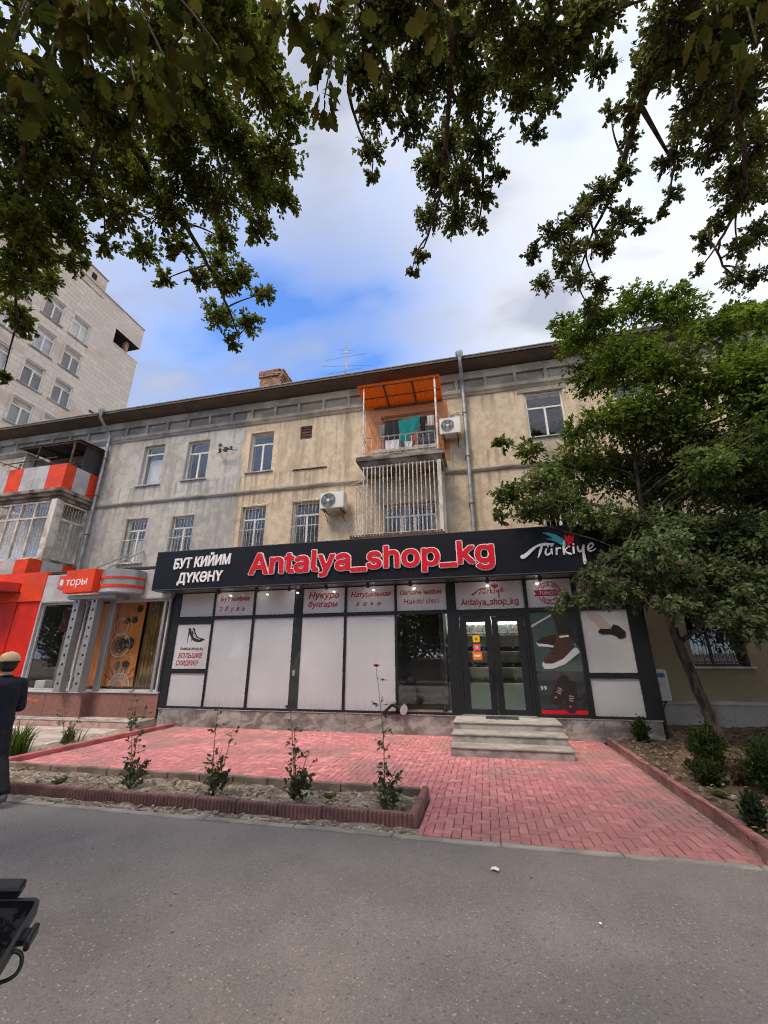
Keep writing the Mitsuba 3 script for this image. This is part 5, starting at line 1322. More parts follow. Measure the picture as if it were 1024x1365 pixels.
for xc, yc in ((-11.02, 9.62), (-10.42, 9.62)):
    holes = [Point(xc, .98 + i * .235).buffer(.034, 8) for i in range(10)]
    k = numbered(C_ + '__perforated_column')
    put(k, 'front', prism_y(sbox(xc - .10, .776, xc + .10, 3.2).difference(unary_union(holes)), yc - .10, yc - .09), 'steel')
    put(k, 'flange', cat([bx(xc - .10, xc - .09, yc - .09, yc + .10, .776, 3.2), bx(xc + .09, xc + .10, yc - .09, yc + .10, .776, 3.2)]), 'steel')
    put(k, 'core', bx(xc - .06, xc + .06, yc + .02, yc + .04, .776, 3.2), 'dark_metal')


# ------------------------------------------------------------------ trees
TREES = {
    'L': dict(leaf=.046, n=13500, trunk=[(-6.6, .6, -.1), (-6.5, .7, 1.5), (-6.35, .9, 3.2), (-6.1, 1.1, 4.3)], r=.24, label='large street tree on the left whose branches hang over the high-rise and grey wall', base=(.088, .108, .020), tip=(.205, .245, .040)),
    'M': dict(leaf=.042, n=16000, trunk=[(1.0, -2.8, -.1), (.95, -2.7, 1.8), (.8, -2.4, 3.3), (.5, -1.9, 4.4)], r=.22, label='street tree whose drooping foliage hangs in the middle of the sky', base=(.066, .080, .023), tip=(.150, .172, .040)),
    'R': dict(leaf=.037, n=17000, trunk=[(4.9, .2, -.1), (4.8, .25, 1.7), (4.5, .3, 3.2), (4.0, .5, 4.4)], r=.24, label='street tree on the right with a dark diagonal bough reaching down over the sign', base=(.076, .088, .026), tip=(.165, .185, .046)),
}
NEAR = [mikit.ply(leaf_template([(0, 0.012), (0.10, 0.10), (0.2, 0.22), (0.30, 0.17), (0.44, 0.33), (0.54, 0.22), (0.68, 0.28), (0.80, 0.16), (0.9, 0.13), (1.0, 0.01)], f_, d_), 'm_leaf_near', True) for f_, d_ in ((.10, .16), (.28, .05), (.18, .30))]


def nearest(p, pts):
    return pts[int(np.argmin(((pts - p) ** 2).sum(1)))]


def densify(poly, n=8):
    p = np.asarray(poly, float)
    return np.vstack([p[i] + (p[i + 1] - p[i]) * np.linspace(0, 1, n, endpoint=False)[:, None] for i in range(len(p) - 1)] + [p[-1:]])


def smooth_path(poly, n=6, jit=0.0):
    from scipy.interpolate import CubicSpline
    p = np.asarray(poly, float)
    q = CubicSpline(np.arange(len(p)), p)(np.linspace(0, len(p) - 1, (len(p) - 1) * n + 1)) if len(p) > 2 else p
    return q + rng.normal(size=q.shape) * jit


def street_tree(code, sprays):
    d = TREES[code]
    t = thing('street_tree', d['label'], 'tree', 'street trees overhead')
    tr = smooth_path(d['trunk'], 6)
    put(t, 'trunk', tube(tr, np.linspace(d['r'] * 1.25, d['r'] * .75, len(tr)), 14), 'bark', smooth=True)
    fork = np.array(d['trunk'][-1]); skel = []
    prim = LIMBS[code]
    for i, l in enumerate(prim):
        l = np.array(l); start_on = [k for k in range(i) if (np.abs(np.array(prim[k]) - l[0]).sum(1) < .02).any()]
        if not start_on:
            l = np.vstack([[fork], [(fork * .5 + l[0] * .5) + [0, 0, .25]], l])
        q = smooth_path(l, 6, .004)
        r0 = .06 if not start_on else .022
        put(t, 'branch', tube(q, np.linspace(r0, .009, len(q)), 8), 'bark', smooth=True)
        skel.append(q[6:] if not start_on else q)
    skel = np.vstack(skel)
    twigs, P, A, N, Z, W = [], [], [], [], [], []
    for c in CLUMPS[code]:
        ctr, r = np.array(c[:3]), c[3] * 1.0
        b = nearest(ctr, skel)
        mid = (b + ctr) / 2 + np.array([0, 0, .12]) * min(1, np.linalg.norm(ctr - b)) + rng.normal(size=3) * .03
        q = smooth_path([b, mid, ctr], 5)
        twigs.append(tube(q, np.linspace(.012, .005, len(q)), 5, False))
        tw, p, a, n, z = clump_leaves(ctr, r, 90 + d['n'] * r * r, d['leaf'])
        for w in tw: twigs.append(tube(w, [.005, .0035, .002], 4, False))
        P.append(p); A.append(a); N.append(n); Z.append(z); W.append(np.full(len(p), rng.normal()))
    P, A, N, Z, W = (np.concatenate(x) for x in (P, A, N, Z, W))
    # the crown above and behind, out of the picture
    bc = fork + np.array([0, -1.2, 2.6])
    for i in range(26):
        o = bc + rand_dirs(1)[0] * np.array([2.4, 1.9, 1.6]) * rng.random() ** .4
        o[1] = min(o[1], .5)
        twigs.append(tube(smooth_path([fork, (fork + o) / 2 + [0, 0, .4], o], 4), np.linspace(.05, .01, 9), 5, False))
        tw, p, a, n, z = clump_leaves(o, .85, 420, .15)
        P, A, N, Z, W = np.vstack([P, p]), np.vstack([A, a]), np.vstack([N, n]), np.concatenate([Z, z]), np.concatenate([W, np.full(len(p), rng.normal())])
    put(t, 'twigs', cat(twigs), 'bark', kind='stuff')
    col = tone(len(P), d['base'], d['tip']) * (1 + .13 * W[:, None])
    m, c = leaf_mesh(P, A, N, Z, OAK, np.clip(col, .008, .5))
    put(t, 'crown', m, 'leaf', color=c, kind='stuff')
    for c in sprays:
        ctr, r = np.array(c[:3]), c[3] * .8
        root = nearest(ctr, skel) if np.linalg.norm(nearest(ctr, skel) - ctr) < 3 else fork
        q = smooth_path([root, (root + ctr) / 2 + [0, 0, .3], ctr], 5)
        put(t, 'branch', tube(q, np.linspace(.014, .003, len(q)), 5), 'bark', smooth=True)
        for i in range(int(16 + r * 34)):
            p = ctr + rand_dirs(1)[0] * r * rng.random() ** .5 * np.array([1, 1, .7])
            ax = unit(unit(p - ctr) * .6 + np.array([rng.normal() * .4, rng.normal() * .4, -.75]))
            nn = unit(np.array([0, 0, 1.0]) + .7 * rng.normal(size=3)); nn = unit(nn - ax * (nn @ ax))
            share(t, 'leaf', NEAR[rng.integers(3)], Mtx(ax, np.cross(nn, ax), nn, p, rng.uniform(.055, .09)), ('leaf_near', 'leaf_near_dark', 'leaf_near_olive')[rng.integers(3)])
    return t


street_tree('L', [s for s in SPRAYS if s[0] < -.62])
street_tree('M', [s for s in SPRAYS if -.62 <= s[0] < .5])
street_tree('R', [s for s in SPRAYS if s[0] >= .5])


def shop_tree():
    t = thing('shop_tree', 'leaning leafy tree rising from the garden bed right of the shoe shop', 'tree')
    tr = smooth_path([(3.88, 9.2, 0), (3.60, 9.1, 1.27), (3.44, 9.05, 2.15), (3.32, 9.0, 3.1), (3.32, 9.0, 4.2), (3.42, 9.0, 5.4), (3.5, 9.05, 6.8), (3.7, 9.1, 8.2)], 5, .006)
    trd = densify(tr, 6)
    tm = tube(trd, np.interp(np.linspace(0, 1, len(trd)), [0, .08, .4, 1], [.115, .09, .065, .012]), 22)
    v = np.asarray(tm.vertices); c_ = np.repeat(trd, 22, 0)
    tm.vertices = c_ + (v - c_) * (1 + .45 * (meshkit.fbm(v * np.array([22, 22, 6]), 4, 3) - .5))[:, None]
    put(t, 'trunk', tm, 'bark', smooth=True)
    P, A, N, Z, C, twigs = [], [], [], [], [], []
    g = np.random.default_rng(77)
    more = [tuple(np.array([5.6, 8.6, 5.0]) + unit(g.normal(size=3)) * np.array([2.0, 1.9, 2.6]) * g.random() ** .4) + (.62,) for _ in range(26)]  # extra crown clumps added on the right to shade the ground-floor wall
    for i, c in enumerate(list(CROWN) + [m for m in more if m[1] < 10.6 and m[0] > 3.2]):
        ctr, r = np.array(c[:3]), c[3]
        lowered = ctr + [0, 0, .9] if ctr[2] < 3.3 else ctr - [0, 0, .35 * np.hypot(ctr[0] - 3.4, ctr[1] - 9) + .3]
        b = nearest(lowered, tr[8:])
        q = smooth_path([b, b * .55 + ctr * .45 + [0, 0, .15], ctr], 5, .008)
        L = np.linalg.norm(ctr - b)
        if c[3] > .48: put(t, 'branch', tube(q, np.linspace(.010 + .008 * L, .005, len(q)), 6), 'bark', smooth=True)
        else: twigs.append(tube(q, np.linspace(.006 + .003 * L, .003, len(q)), 5))
        tw, p, a, n, z = clump_leaves(ctr, r * 1.02, 60 + 2900 * r * r, .102, 5, .66)
        for w in tw: twigs.append(tube(w, [.005, .0035, .002], 4, False))
        low = ctr[2] < 3.6
        h = np.clip((ctr[2] - 3.4) / 3.0, 0, 1)  # sunlit yellow-green above, greyish highlight tone below, put into the leaf colour
        base = np.array([.095, .135, .055]) * (1 - h) + np.array([.080, .130, .018]) * h
        tip = np.array([.215, .275, .135]) * (1 - h) + np.array([.185, .255, .036]) * h
        P.append(p); A.append(a); N.append(n); Z.append(z); C.append(tone(len(p), base, tip) * (1 + .16 * rng.normal()))
    P, A, N, Z, C = (np.concatenate(x) for x in (P, A, N, Z, C))
    put(t, 'twigs', cat(twigs), 'bark', kind='stuff')
    m, c = leaf_mesh(P, A, N, Z, KITE, np.clip(C, .008, .5))
    put(t, 'crown', m, 'leaf', color=c, kind='stuff')


shop_tree()
t = thing('added_garden_tree', 'leafy tree added beyond the right edge to shade the lower right wall', 'tree')  # added tree, mostly out of view, deepening shade on the lower right wall
put(t, 'trunk', tube([(7.6, 8.4, 0), (7.5, 8.4, 2.5), (7.5, 8.5, 5)], [.16, .12, .08], 10), 'bark', smooth=True)
p = np.array([7.6, 8.4, 4.6]) + rand_dirs(16000) * np.array([2.5, 2.4, 3.0]) * rng.random((16000, 1)) ** .33
m, c = leaf_mesh(p, rand_dirs(16000), unit(np.array([0, 0, 1.]) + .5 * rng.normal(size=(16000, 3))), rng.uniform(.10, .16, 16000), KITE, tone(16000, (.06, .09, .03), (.13, .17, .06)))
put(t, 'crown', m, 'leaf', color=c, kind='stuff')
# a few trees across the road, behind the camera, that the shop windows reflect
ROADSIDE = ((-46.0, -13, 10, 'far out on the left'), (-38.0, -13, 10, 'next to the far left one'), (-30.0, -13, 10, 'leftmost'), (-23.5, -12.5, 9, 'second leftmost'), (-17.0, -13.2, 9.5, 'third leftmost'), (-11.5, -13, 9, 'left of centre'), (-6.0, -12.4, 8.5, 'a little left of centre'), (-1.5, -13.4, 9.5, 'opposite the door'), (3.0, -12.5, 8.5, 'right of the door'), (8.0, -13.2, 9, 'rightmost'))
for x, y, h, nth in ROADSIDE:
    t = thing('roadside_tree', 'broad tree across the road, %s, seen only as a reflection' % nth, 'tree', 'trees across the road')
    put(t, 'trunk', tube([(x, y, 0), (x + .1, y, h * .3), (x, y, h * .6)], [.25, .2, .1], 10), 'bark', smooth=True)
    n = 7000
    p = np.array([x, y, h * .53]) + rand_dirs(n) * np.array([3.4, 2.4, h * .47]) * rng.random((n, 1)) ** .3
    m, c = leaf_mesh(p, rand_dirs(n), rand_dirs(n), rng.uniform(.25, .4, n), KITE, tone(n, (.07, .115, .035), (.14, .20, .06)))
    put(t, 'crown', m, 'leaf', color=c, kind='stuff')



def parked_car(label, x, y, m):
    t = thing('parked_car', label, 'car', 'cars parked across the road')
    side = Polygon([(-2.2, .30), (2.2, .30), (2.25, .62), (2.1, .80), (1.25, .92), (.62, 1.42), (-1.05, 1.46), (-1.75, 1.0), (-2.2, .92), (-2.28, .6)]).buffer(.05)
    for wx in (-1.35, 1.35): side = side.difference(Point(wx, .30).buffer(.36))
    put(t, 'body', prism_y(affinity.translate(side, x, 0), y - .85, y + .85), m)
    for g in (Polygon([(-.95, .98), (-.10, .98), (-.10, 1.36), (-.85, 1.38)]), Polygon([(0, .98), (1.0, .98), (.55, 1.34), (0, 1.36)])): put(t, 'window', prism_y(affinity.translate(g, x, 0), y + .845, y + .86), 'plastic_black')
    for wx in (-1.35, 1.35):
        w = numbered(t + '__wheel')
        put(w, 'tyre', prism_y(Point(x + wx, .31).buffer(.31, 12).difference(Point(x + wx, .31).buffer(.2, 12)), y + .62, y + .84), 'plastic_black')
        put(w, 'rim', prism_y(Point(x + wx, .31).buffer(.2, 12), y + .70, y + .82), 'steel')
    put(t, 'headlight', bx(x + 2.1, x + 2.27, y + .5, y + .8, .62, .76, .02), 'white')


parked_car('white car parked across the road, seen only as a reflection in the panels', -8.6, -7.4, 'car_white')
parked_car('dark car parked across the road, seen only as a reflection in the shop window', -3.2, -7.4, 'car_dark')

# ------------------------------------------------------------------ roses, shrubs, lilies


def rose(label, x, y, z, stems, bush, seed, flower=None, dark=1.0):
    t = thing('rose_bush', label, 'rose bush', 'rose bushes in the beds')
    g = np.random.default_rng(seed)
    st, P, A, S_ = [], [], [], []
    for (dx, dy, h) in stems:
        q = smooth_path([(x, y, z), (x + dx * .4 + g.normal() * .02, y + dy * .4, z + h * .45), (x + dx, y + dy, z + h)], 8, .003)
        st.append(tube(q, np.linspace(.008, .003, len(q)), 5))
        for k in range(int(h * 17)):
            u = g.uniform(.22, 1.0); b = q[int(u * (len(q) - 1))]
            d = unit(np.array([g.normal(), g.normal() * .7, .25 + .3 * g.normal()]))
            st.append(tube([b, b + d * .07], [.002, .0015], 3, False))
            for m in range(3):
                P.append(b + d * (.03 + .025 * m)); A.append(unit(d + .8 * g.normal(size=3))); S_.append(g.uniform(.035, .062))
    for k in range(int(bush * 115)):
        d = unit(g.normal(size=3)) * np.array([.16, .14, .15]) * g.random() ** .4
        b = np.array([x + .05, y, z + .17]) + d
        P.append(b); A.append(unit(d + .6 * g.normal(size=3))); S_.append(g.uniform(.045, .08))
    for k in range(int(bush * 9)):
        d = unit(np.array([g.normal(), g.normal(), 1.2])) * g.uniform(.18, .34)
        st.append(tube([(x, y, z), np.array([x, y, z]) + d * .5 + [0, 0, .03], np.array([x, y, z]) + d], [.006, .004, .002], 4))
    put(t, 'stems', cat(st), 'stem')
    P, A, S_ = np.array(P), np.array(A), np.array(S_)
    m, c = leaf_mesh(P, A, unit(np.array([0, 0, 1.]) + .5 * g.normal(size=P.shape)), S_, OVAL, tone(len(P), (.058, .075, .040), (.125, .15, .085)) * dark)
    put(t, 'leaves', m, 'leaf', color=c, kind='stuff')
    if flower:
        f = np.array(flower); n = 16
        d = unit(np.stack([np.cos(np.arange(n) * 2.4), np.sin(np.arange(n) * 2.4), np.full(n, .5) + np.linspace(0, 1.2, n)], 1))
        put(t, 'flower', leaf_mesh(np.tile(f, (n, 1)), d, unit(d + [0, 0, .5]), np.linspace(.068, .04, n), OVAL, np.zeros((n, 3)))[0], 'petal_red', label='single red rose at the top of a tall stem')


rose('rose bush with two thin tall stems at the left end of the planted strip', -4.50, 5.18, .05, [(-.12, 0, .70), (.0, .05, .98), (.16, .02, .34)], 1.0, 21)
rose('rose bush with several leafy upright stems, second from the left in the planted strip', -3.32, 5.20, .05, [(-.10, .05, 1.0), (.16, .03, .72), (.05, 0, .5), (-.05, -.03, .4), (.1, -.03, .35)], .75, 22, dark=.85)
rose('rose bush with leafy stems, third from the left in the planted strip', -2.27, 5.20, .05, [(-.14, .02, .98), (-.08, .05, .75), (.16, 0, .52), (.2, .05, .4), (-.05, 0, .4)], 1.15, 23)
rose('rose bush with one very tall stem and a red flower, rightmost in the strip', -1.20, 5.16, .05, [(-.12, .1, 1.42), (.12, .02, .36), (.18, .0, .33)], .85, 24, (-1.32, 5.26, 1.485))
rose('thin young rose bush in the bed behind the pink plaza edge', -7.95, 7.3, .03, [(-.25, 0, .62), (.2, .0, .5), (.0, .02, .4), (.3, .05, .35)], .3, 25)
rose('rose bush with tall flowering stems against the curtain shop step', -8.05, 9.0, .03, [(-.1, 0, .95), (.1, 0, .75), (.25, 0, .55)], .5, 26)


def shrub(label, x, y, z, w, h, n, seed, a=(.030, .050, .016), b=(.075, .115, .028)):
    t = thing('shrub', label, 'shrub', 'shrubs in the garden bed')
    g = np.random.default_rng(seed)
    st = []
    P, A = [], []
    tips = []
    for i in range(26):
        az, rr = g.uniform(0, 6.28), g.random() ** .5
        hh = h * (1 - .55 * rr ** 2) * g.uniform(.7, 1.02)
        e = np.array([x + w * rr * math.cos(az), y + w * rr * math.sin(az), z + hh])
        q = smooth_path([(x + .03 * math.cos(az), y + .03 * math.sin(az), z - .03), ((x + e[0]) / 2, (y + e[1]) / 2, z + hh * .45), e], 4)
        st.append(tube(q, np.linspace(.011, .003, len(q)), 4)); tips.append(q)
    per = n // 26
    for q in tips:
        u = g.random(per) ** .6
        b_ = q[(u * (len(q) - 1)).astype(int)]
        o = unit(g.normal(size=(per, 3)))
        P.append(b_ + o * g.uniform(.01, w * .38, (per, 1))); A.append(unit(o + [0, 0, .7]))
    P, A = np.vstack(P), np.vstack(A)
    put(t, 'stems', cat(st), 'stem')
    m, c = leaf_mesh(P, A, unit(np.array([0, 0, 1.]) + .8 * g.normal(size=P.shape)), g.uniform(.03, .055, len(P)), OVAL, tone(len(P), a, b))
    put(t, 'leaves', m, 'leaf', color=c, kind='stuff')


shrub('small round shrub at the corner of the shop beside the white panel', 2.78, 9.72, .06, .17, .50, 1300, 31)
shrub('upright dark shrub at the foot of the leaning tree trunk', 2.98, 7.6, .08, .25, .72, 2600, 32)
shrub('low sprawling shrub just left of the upright dark shrub', 2.62, 6.85, .07, .22, .36, 1500, 33, (.045, .060, .022), (.10, .13, .04))
shrub('large bushy shrub at the right edge of the garden bed', 3.15, 6.35, .08, .33, .72, 4200, 34, (.030, .060, .018), (.085, .14, .035))
shrub('narrow spiky young shrub in front of the garden bed near its corner', 2.34, 5.30, .07, .10, .34, 900, 35, (.035, .055, .03), (.07, .10, .05))
shrub('dry brownish tangle of twigs between the two garden shrubs', 3.05, 6.85, .07, .24, .34, 700, 36, (.09, .07, .04), (.16, .125, .075))
for i, (x, y, z) in enumerate(((2.42, 5.55, .07), (-5.6, 5.2, .06), (-1.9, 5.35, .06), (2.5, 6.3, .08))):
    k = thing('weed', ('pale low weed near the spiky shrub in the garden bed', 'low yellowish weed at the left end of the planted strip', 'tiny green weed between the two right rose bushes', 'low pale weed along the ribbed garden kerb')[i], 'weed', 'weeds in the beds')
    n = 34; az = rng.uniform(0, 6.28, n)
    A = np.stack([np.cos(az), np.sin(az), rng.uniform(.2, 1.0, n)], 1)
    m, c = leaf_mesh(np.tile([x, y, z], (n, 1)) + rng.normal(size=(n, 3)) * [.02, .02, 0], A, np.tile([0, 0, 1.], (n, 1)) + .3 * rng.normal(size=(n, 3)), rng.uniform(.04, .10, n), OVAL, tone(n, (.13, .15, .06), (.22, .23, .10)))
    put(k, 'leaves', m, 'leaf', color=c)


def lily(label, x, y, z, n, h, seed, flowers=()):
    t = thing('day_lily', label, 'plant')
    g = np.random.default_rng(seed); V, F, C = [], [], []
    for i in range(n):
        az = g.uniform(0, 6.28); L = h * g.uniform(.6, 1.1); d = np.array([math.cos(az), math.sin(az), 0]); sd = np.array([-d[1], d[0], 0])
        o = np.array([x, y, z]) + g.normal(size=3) * [.07, .07, 0]; out = g.uniform(.25, .75); s0 = len(V)
        for u in np.linspace(0, 1, 7):
            c = o + d * out * L * u ** 1.6 + np.array([0, 0, L * (u - .42 * out * 1.5 * u ** 3)]); w = .013 * (1 - u) ** .5 + .001
            V += [c - sd * w, c + sd * w]
        for k in range(6):
            a = s0 + 2 * k; F += [[a, a + 1, a + 3], [a, a + 3, a + 2]]
        C += [np.array([.09, .14, .03]) * g.uniform(.6, 1.6)] * 14
    put(t, 'leaves', TM(V, F), 'leaf', color=np.array(C), kind='stuff')
    for f in flowers:
        f = np.array(f); put(t, 'stalk', tube([(x, y, z), ((x + f[0]) / 2, y, (z + f[2]) * .55), f], [.006, .005, .004], 5), 'stem')
        az = np.arange(7) * .9; d = unit(np.stack([np.cos(az), np.sin(az), np.full(7, .55)], 1))
        put(t, 'flower', leaf_mesh(np.tile(f, (7, 1)), d, unit(d * -.5 + [0, 0, 1]), np.full(7, .10), OVAL, np.zeros((7, 3)))[0], 'petal_orange')


lily('day lily clump with an orange flower beside the person at the left edge', -8.15, 6.55, .03, 110, .62, 41, [(-8.63, 6.9, .84), (-8.42, 6.9, .82)])
lily('dark grassy clump in the bed behind the day lily', -8.2, 7.6, .03, 40, .40, 42)

# ------------------------------------------------------------------ person


def sphere(p, r, n=20):
    return m3.Manifold.sphere(float(r), n).translate([float(v) for v in p])


def limbs(bones, step=.02, smooth_n=12):
    parts = []
    for a, b in bones:
        parts.append(m3.Manifold.batch_hull([sphere(*x) for x in ([a, b] if len(a) == 2 else a)]))
    m = m3.Manifold.batch_boolean(parts, m3.OpType.Add).refine_to_length(step)
    v, f, _ = meshkit.arrays(m)
    tm = trimesh.Trimesh(v, f, process=True)
    trimesh.smoothing.filter_taubin(tm, lamb=.5, nu=.52, iterations=smooth_n)
    return tm


PC = np.array([-5.95, 4.42, 0]); fw_ = np.array([-.93, .3676, 0]); rt_ = np.array([.3676, .93, 0])


def W_(a, b, z): return PC + rt_ * a + fw_ * b + np.array([0, 0, z])


def person():
    t = thing('person', 'person in a beige cap and dark navy clothes walking past at the left edge', 'person')
    J = dict(neck=W_(0, .02, 1.37), head=W_(0, .05, 1.535), shR=W_(.175, 0, 1.29), shL=W_(-.175, 0, 1.29), elR=W_(.235, .03, 1.02), elL=W_(-.235, .05, 1.02), wrR=W_(.13, .25, 1.00), wrL=W_(-.12, .27, 1.0),
             hipR=W_(.09, -.02, .86), hipL=W_(-.09, 0, .86), knR=W_(.12, -.14, .47), knL=W_(-.09, .17, .46), anR=W_(.15, -.42, .15), anL=W_(-.09, .25, .08))
    skin = [((J['neck'] + [0, 0, -.08], .06), (J['neck'] + [0, 0, .08], .052)),
            ((J['head'] + fw_ * -.02 + [0, 0, .02], .092), (J['head'] + fw_ * .02 + [0, 0, .0], .082)), ((J['head'], .08), (W_(0, .105, 1.455), .036)),
            ((W_(0, .13, 1.535), .016), (W_(0, .152, 1.51), .015)), ((W_(.083, .04, 1.545), .016), (W_(.085, .03, 1.51), .013)), ((W_(-.083, .04, 1.545), .016), (W_(-.085, .03, 1.51), .013)),
            ((J['shR'], .05), (J['elR'], .04)), ((J['elR'], .04), (J['wrR'], .028)), ((J['shL'], .05), (J['elL'], .04)), ((J['elL'], .04), (J['wrL'], .028)),
            ((J['neck'], .05), (W_(0, 0, 1.2), .11)), ((W_(0, 0, 1.2), .11), (W_(0, 0, .9), .11)), ((J['hipR'], .07), (J['knR'], .05)), ((J['knR'], .05), (J['anR'], .035)), ((J['hipL'], .07), (J['knL'], .05)), ((J['knL'], .05), (J['anL'], .035)),
            ((W_(0, 0, .9), .10), (J['hipR'], .07)), ((W_(0, 0, .9), .10), (J['hipL'], .07)), ((W_(0, 0, 1.25), .09), (J['shR'], .05)), ((W_(0, 0, 1.25), .09), (J['shL'], .05))]
    for sgn, wr in ((1, J['wrR']), (-1, J['wrL'])):
        base = wr + fw_ * .05 - rt_ * .02 * sgn
        skin.append(((wr, .026), (base, .028))); skin.append(((base, .026), (base + fw_ * .04 - rt_ * .01 * sgn, .024)))
        for i in range(4):
            k0 = base + fw_ * .055 + np.array([0, 0, .03 - .02 * i]); L = (.034, .038, .036, .028)[i]
            k1 = k0 + fw_ * L - rt_ * .012 * sgn; k2 = k1 + fw_ * L * .4 - rt_ * L * .8 * sgn
            skin += [((base + fw_ * .02, .018), (k0, .0095)), ((k0, .009), (k1, .0085)), ((k1, .0085), (k2, .0075))]
        skin += [((base, .014), (base + [0, 0, .045], .010)), ((base + [0, 0, .045], .010), (base + [0, 0, .06] + fw_ * .03, .0085))]
    scene[t + '__body'] = mikit.ply(limbs(skin, .012, 6), 'm_skin', True)
    sw = [((W_(.06, 0, 1.27), .125), (W_(-.06, 0, 1.27), .125)), ([(W_(.07, 0, 1.25), .13), (W_(-.07, 0, 1.25), .13), (W_(.06, 0, 1.0), .122), (W_(-.06, 0, 1.0), .122)], None), ([(W_(.06, 0, 1.0), .122), (W_(-.06, 0, 1.0), .122), (W_(.08, 0, .86), .125), (W_(-.08, 0, .86), .125)], None),
          ([(W_(.06, 0, 1.28), .11), (J['shR'], .078), (W_(0, 0, 1.33), .075)], None), ([(W_(-.06, 0, 1.28), .11), (J['shL'], .078), (W_(0, 0, 1.33), .075)], None),
          ((J['shR'], .078), (J['elR'], .062)), ((J['elR'], .062), (J['wrR'], .044)), ((J['shL'], .078), (J['elL'], .062)), ((J['elL'], .062), (J['wrL'], .044))]
    mm = limbs([(a, b) for a, b in sw], .022, 10)
    v = np.asarray(mm.vertices); nz = meshkit.fbm(v * np.array([9, 9, 14]), 3, 4) - .5
    mm.vertices = v + mm.vertex_normals * (nz * .022)[:, None]
    put(t, 'sweater', mm, 'navy_cloth', smooth=True)
    tz = [([(W_(.08, -.01, .90), .118), (W_(-.08, 0, .90), .118), (J['hipR'], .105), (J['hipL'], .105)], None), ((J['hipR'], .105), (J['knR'], .078)), ((J['knR'], .078), (J['anR'] + [0, 0, .02], .062)), ((J['hipL'], .105), (J['knL'], .078)), ((J['knL'], .078), (J['anL'] + [0, 0, .04], .062))]
    mm = limbs(tz, .025, 10); v = np.asarray(mm.vertices)
    mm.vertices = v + mm.vertex_normals * ((meshkit.fbm(v * np.array([9, 9, 14]), 3, 9) - .5) * .02)[:, None]
    put(t, 'trousers', mm, 'trouser', smooth=True)
    for an, up in ((J['anR'], .07), (J['anL'], .0)):
        heel, ball, toe = an + fw_ * -.04 + [0, 0, -.05], an + fw_ * .11 + [0, 0, -.055 - up * .6], an + fw_ * .19 + [0, 0, -.05 - up * .75]
        put(t, 'shoe', limbs([((heel, .042), (ball, .042)), ((ball, .042), (toe, .03)), ((an, .045), (heel, .042))], .015, 6), 'shoe', smooth=True)
    hc = J['head']
    hair = m3.Manifold.batch_hull([sphere(hc + fw_ * -.03 + [0, 0, .03], .098), sphere(hc + fw_ * -.035 + [0, 0, -.02], .088), sphere(hc + fw_ * .02 + [0, 0, .035], .096)]).refine_to_length(.015)
    v, f, _ = meshkit.arrays(hair)
    put(t, 'hair', TM(v, f), 'hair', smooth=True)
    dome = m3.Manifold.batch_hull([sphere(hc + fw_ * -.03 + [0, 0, .045], .107, 32), sphere(hc + fw_ * .03 + [0, 0, .045], .105, 32)]) ^ m3.Manifold.cube([.6, .6, .3], True).translate([float(q) for q in hc + [0, 0, .05 + .15 - .018]])
    v, f, _ = meshkit.arrays(dome.refine_to_length(.02))
    put(t, 'cap', TM(v, f), 'cap', smooth=50)
    ct = hc + [0, 0, .038]
    br = []
    for a in np.linspace(-1, 1, 13):
        d = fw_ * math.cos(a * 1.1) + rt_ * math.sin(a * 1.1)
        i_ = ct + d * .105 + fw_ * .025; o = ct + fw_ * (.105 + .085 * (1 - a * a) ** .5 + .025 * math.cos(a)) + rt_ * math.sin(a * 1.1) * .10 + [0, 0, -.025 - .02 * a * a]
        br += [i_, o, i_ + [0, 0, .007], o + [0, 0, .007]]
    F = []
    for i in range(12):
        a, b = 4 * i, 4 * i + 4
        F += [[a, a + 1, b + 1], [a, b + 1, b], [a + 2, b + 3, a + 3], [a + 2, b + 2, b + 3], [a + 1, a + 3, b + 3], [a + 1, b + 3, b + 1]]
    put(t, 'cap__brim', TM(br, F), 'cap', smooth=40)
    put(t, 'cap__strap', tube([hc + [0, 0, .028] + (fw_ * -math.cos(a) + rt_ * math.sin(a)) * .108 + fw_ * -.028 for a in np.linspace(-.9, .9, 9)], .012, 6), 'hair')
    put(t, 'cap__button', trimesh.creation.icosphere(1, .009).apply_translation(hc + [0, 0, .153]), 'cap')
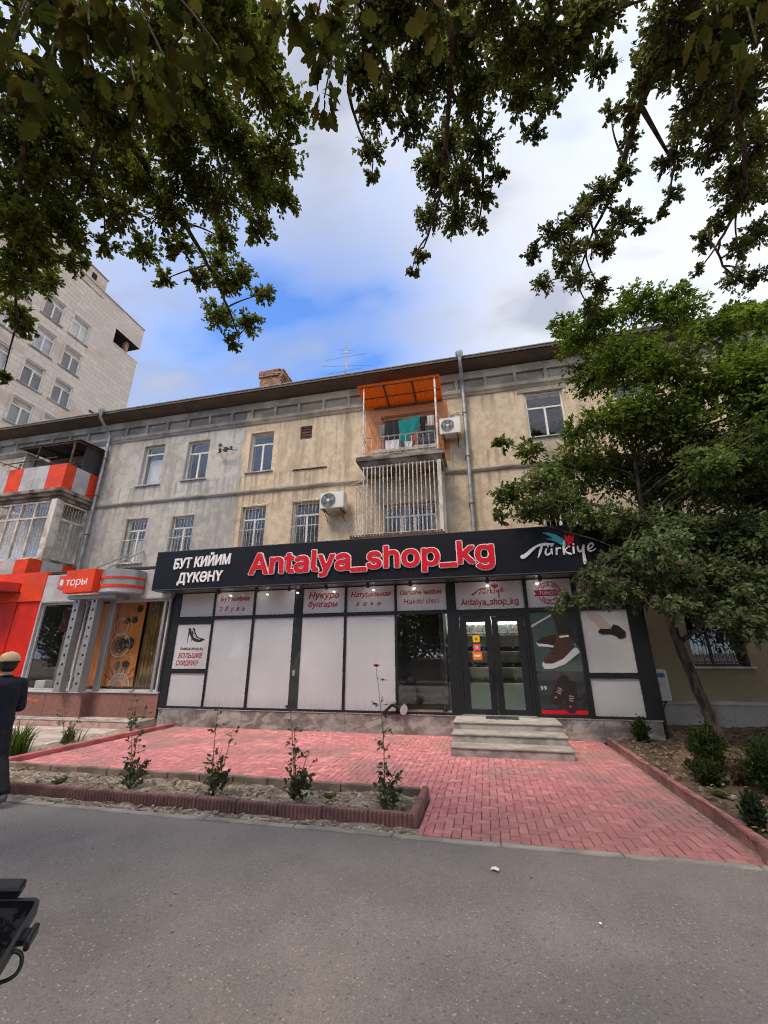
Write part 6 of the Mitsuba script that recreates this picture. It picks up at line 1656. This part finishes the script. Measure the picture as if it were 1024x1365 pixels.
    for s in (-1, 1): put(t, 'eye', trimesh.creation.icosphere(2, .012).apply_translation(W_(.033 * s, .122, 1.545)), 'white_cloth', smooth=True)
    put(t, 'collar', tube([W_(.068 * math.sin(a), .015 + .072 * math.cos(a), 1.385 - .012 * math.cos(a)) for a in np.linspace(0, 6.283, 17)], .012, 6, False), 'navy_cloth', smooth=True)


person()

# ------------------------------------------------------------------ black panel in the corner near the camera
t = thing('display_stand', 'black glossy panel with rounded corner, clip and loose cable in the near left corner', 'panel')
A0 = np.array([-1.5025, 1.4192, .8461]); e1, e2 = np.array([.4253, -.8290, -.3632]), np.array([-.8649, -.4859, .1260]); e1 = unit(e1); e2 = unit(e2 - e1 * (e2 @ e1)); e3 = np.cross(e2, e1); e3 = e3 if e3[2] > 0 else -e3


def onpanel(m):
    v = np.asarray(m.vertices); return TM(A0 + v[:, :1] * e1 + v[:, 1:2] * e2 + v[:, 2:] * e3, m.faces)


put(t, 'panel', onpanel(prism_z(sbox(.02, .02, .56, .50).buffer(.02, 4), -.028, 0)), 'screen')
put(t, 'rim', onpanel(prism_z(sbox(.02, .02, .56, .50).buffer(.024, 4).difference(sbox(.02, .02, .56, .50).buffer(.012, 4)), -.034, .003)), 'plastic_black')
put(t, 'back_block', onpanel(bx(-.045, .0, .065, .42, .0, .034, .006)), 'plastic_black')
put(t, 'clip', onpanel(cat([bx(.075, .115, -.022, .02, -.04, -.012, .005), bx(.065, .125, -.036, -.020, -.045, -.008, .004)])), 'plastic_black')
put(t, 'cable', tube(smooth_path([A0 + e1 * .15 + e2 * .03 - e3 * .03, (-1.440, 1.33, .76), (-1.432, 1.332, .725), (-1.445, 1.312, .7085), (-1.50, 1.27, .705), (-1.60, 1.15, .72), (-1.66, 1.02, .78)], 6), .0055, 7), 'plastic_black', smooth=True)
c0 = A0 + e1 * .29 + e2 * .26
put(t, 'post', cat([rod(c0 - e3 * .03, (c0[0], c0[1], .03), .022, 12), bx(c0[0] - .2, c0[0] + .2, c0[1] - .2, c0[1] + .2, .005, .03, .006)]), 'dark_metal')
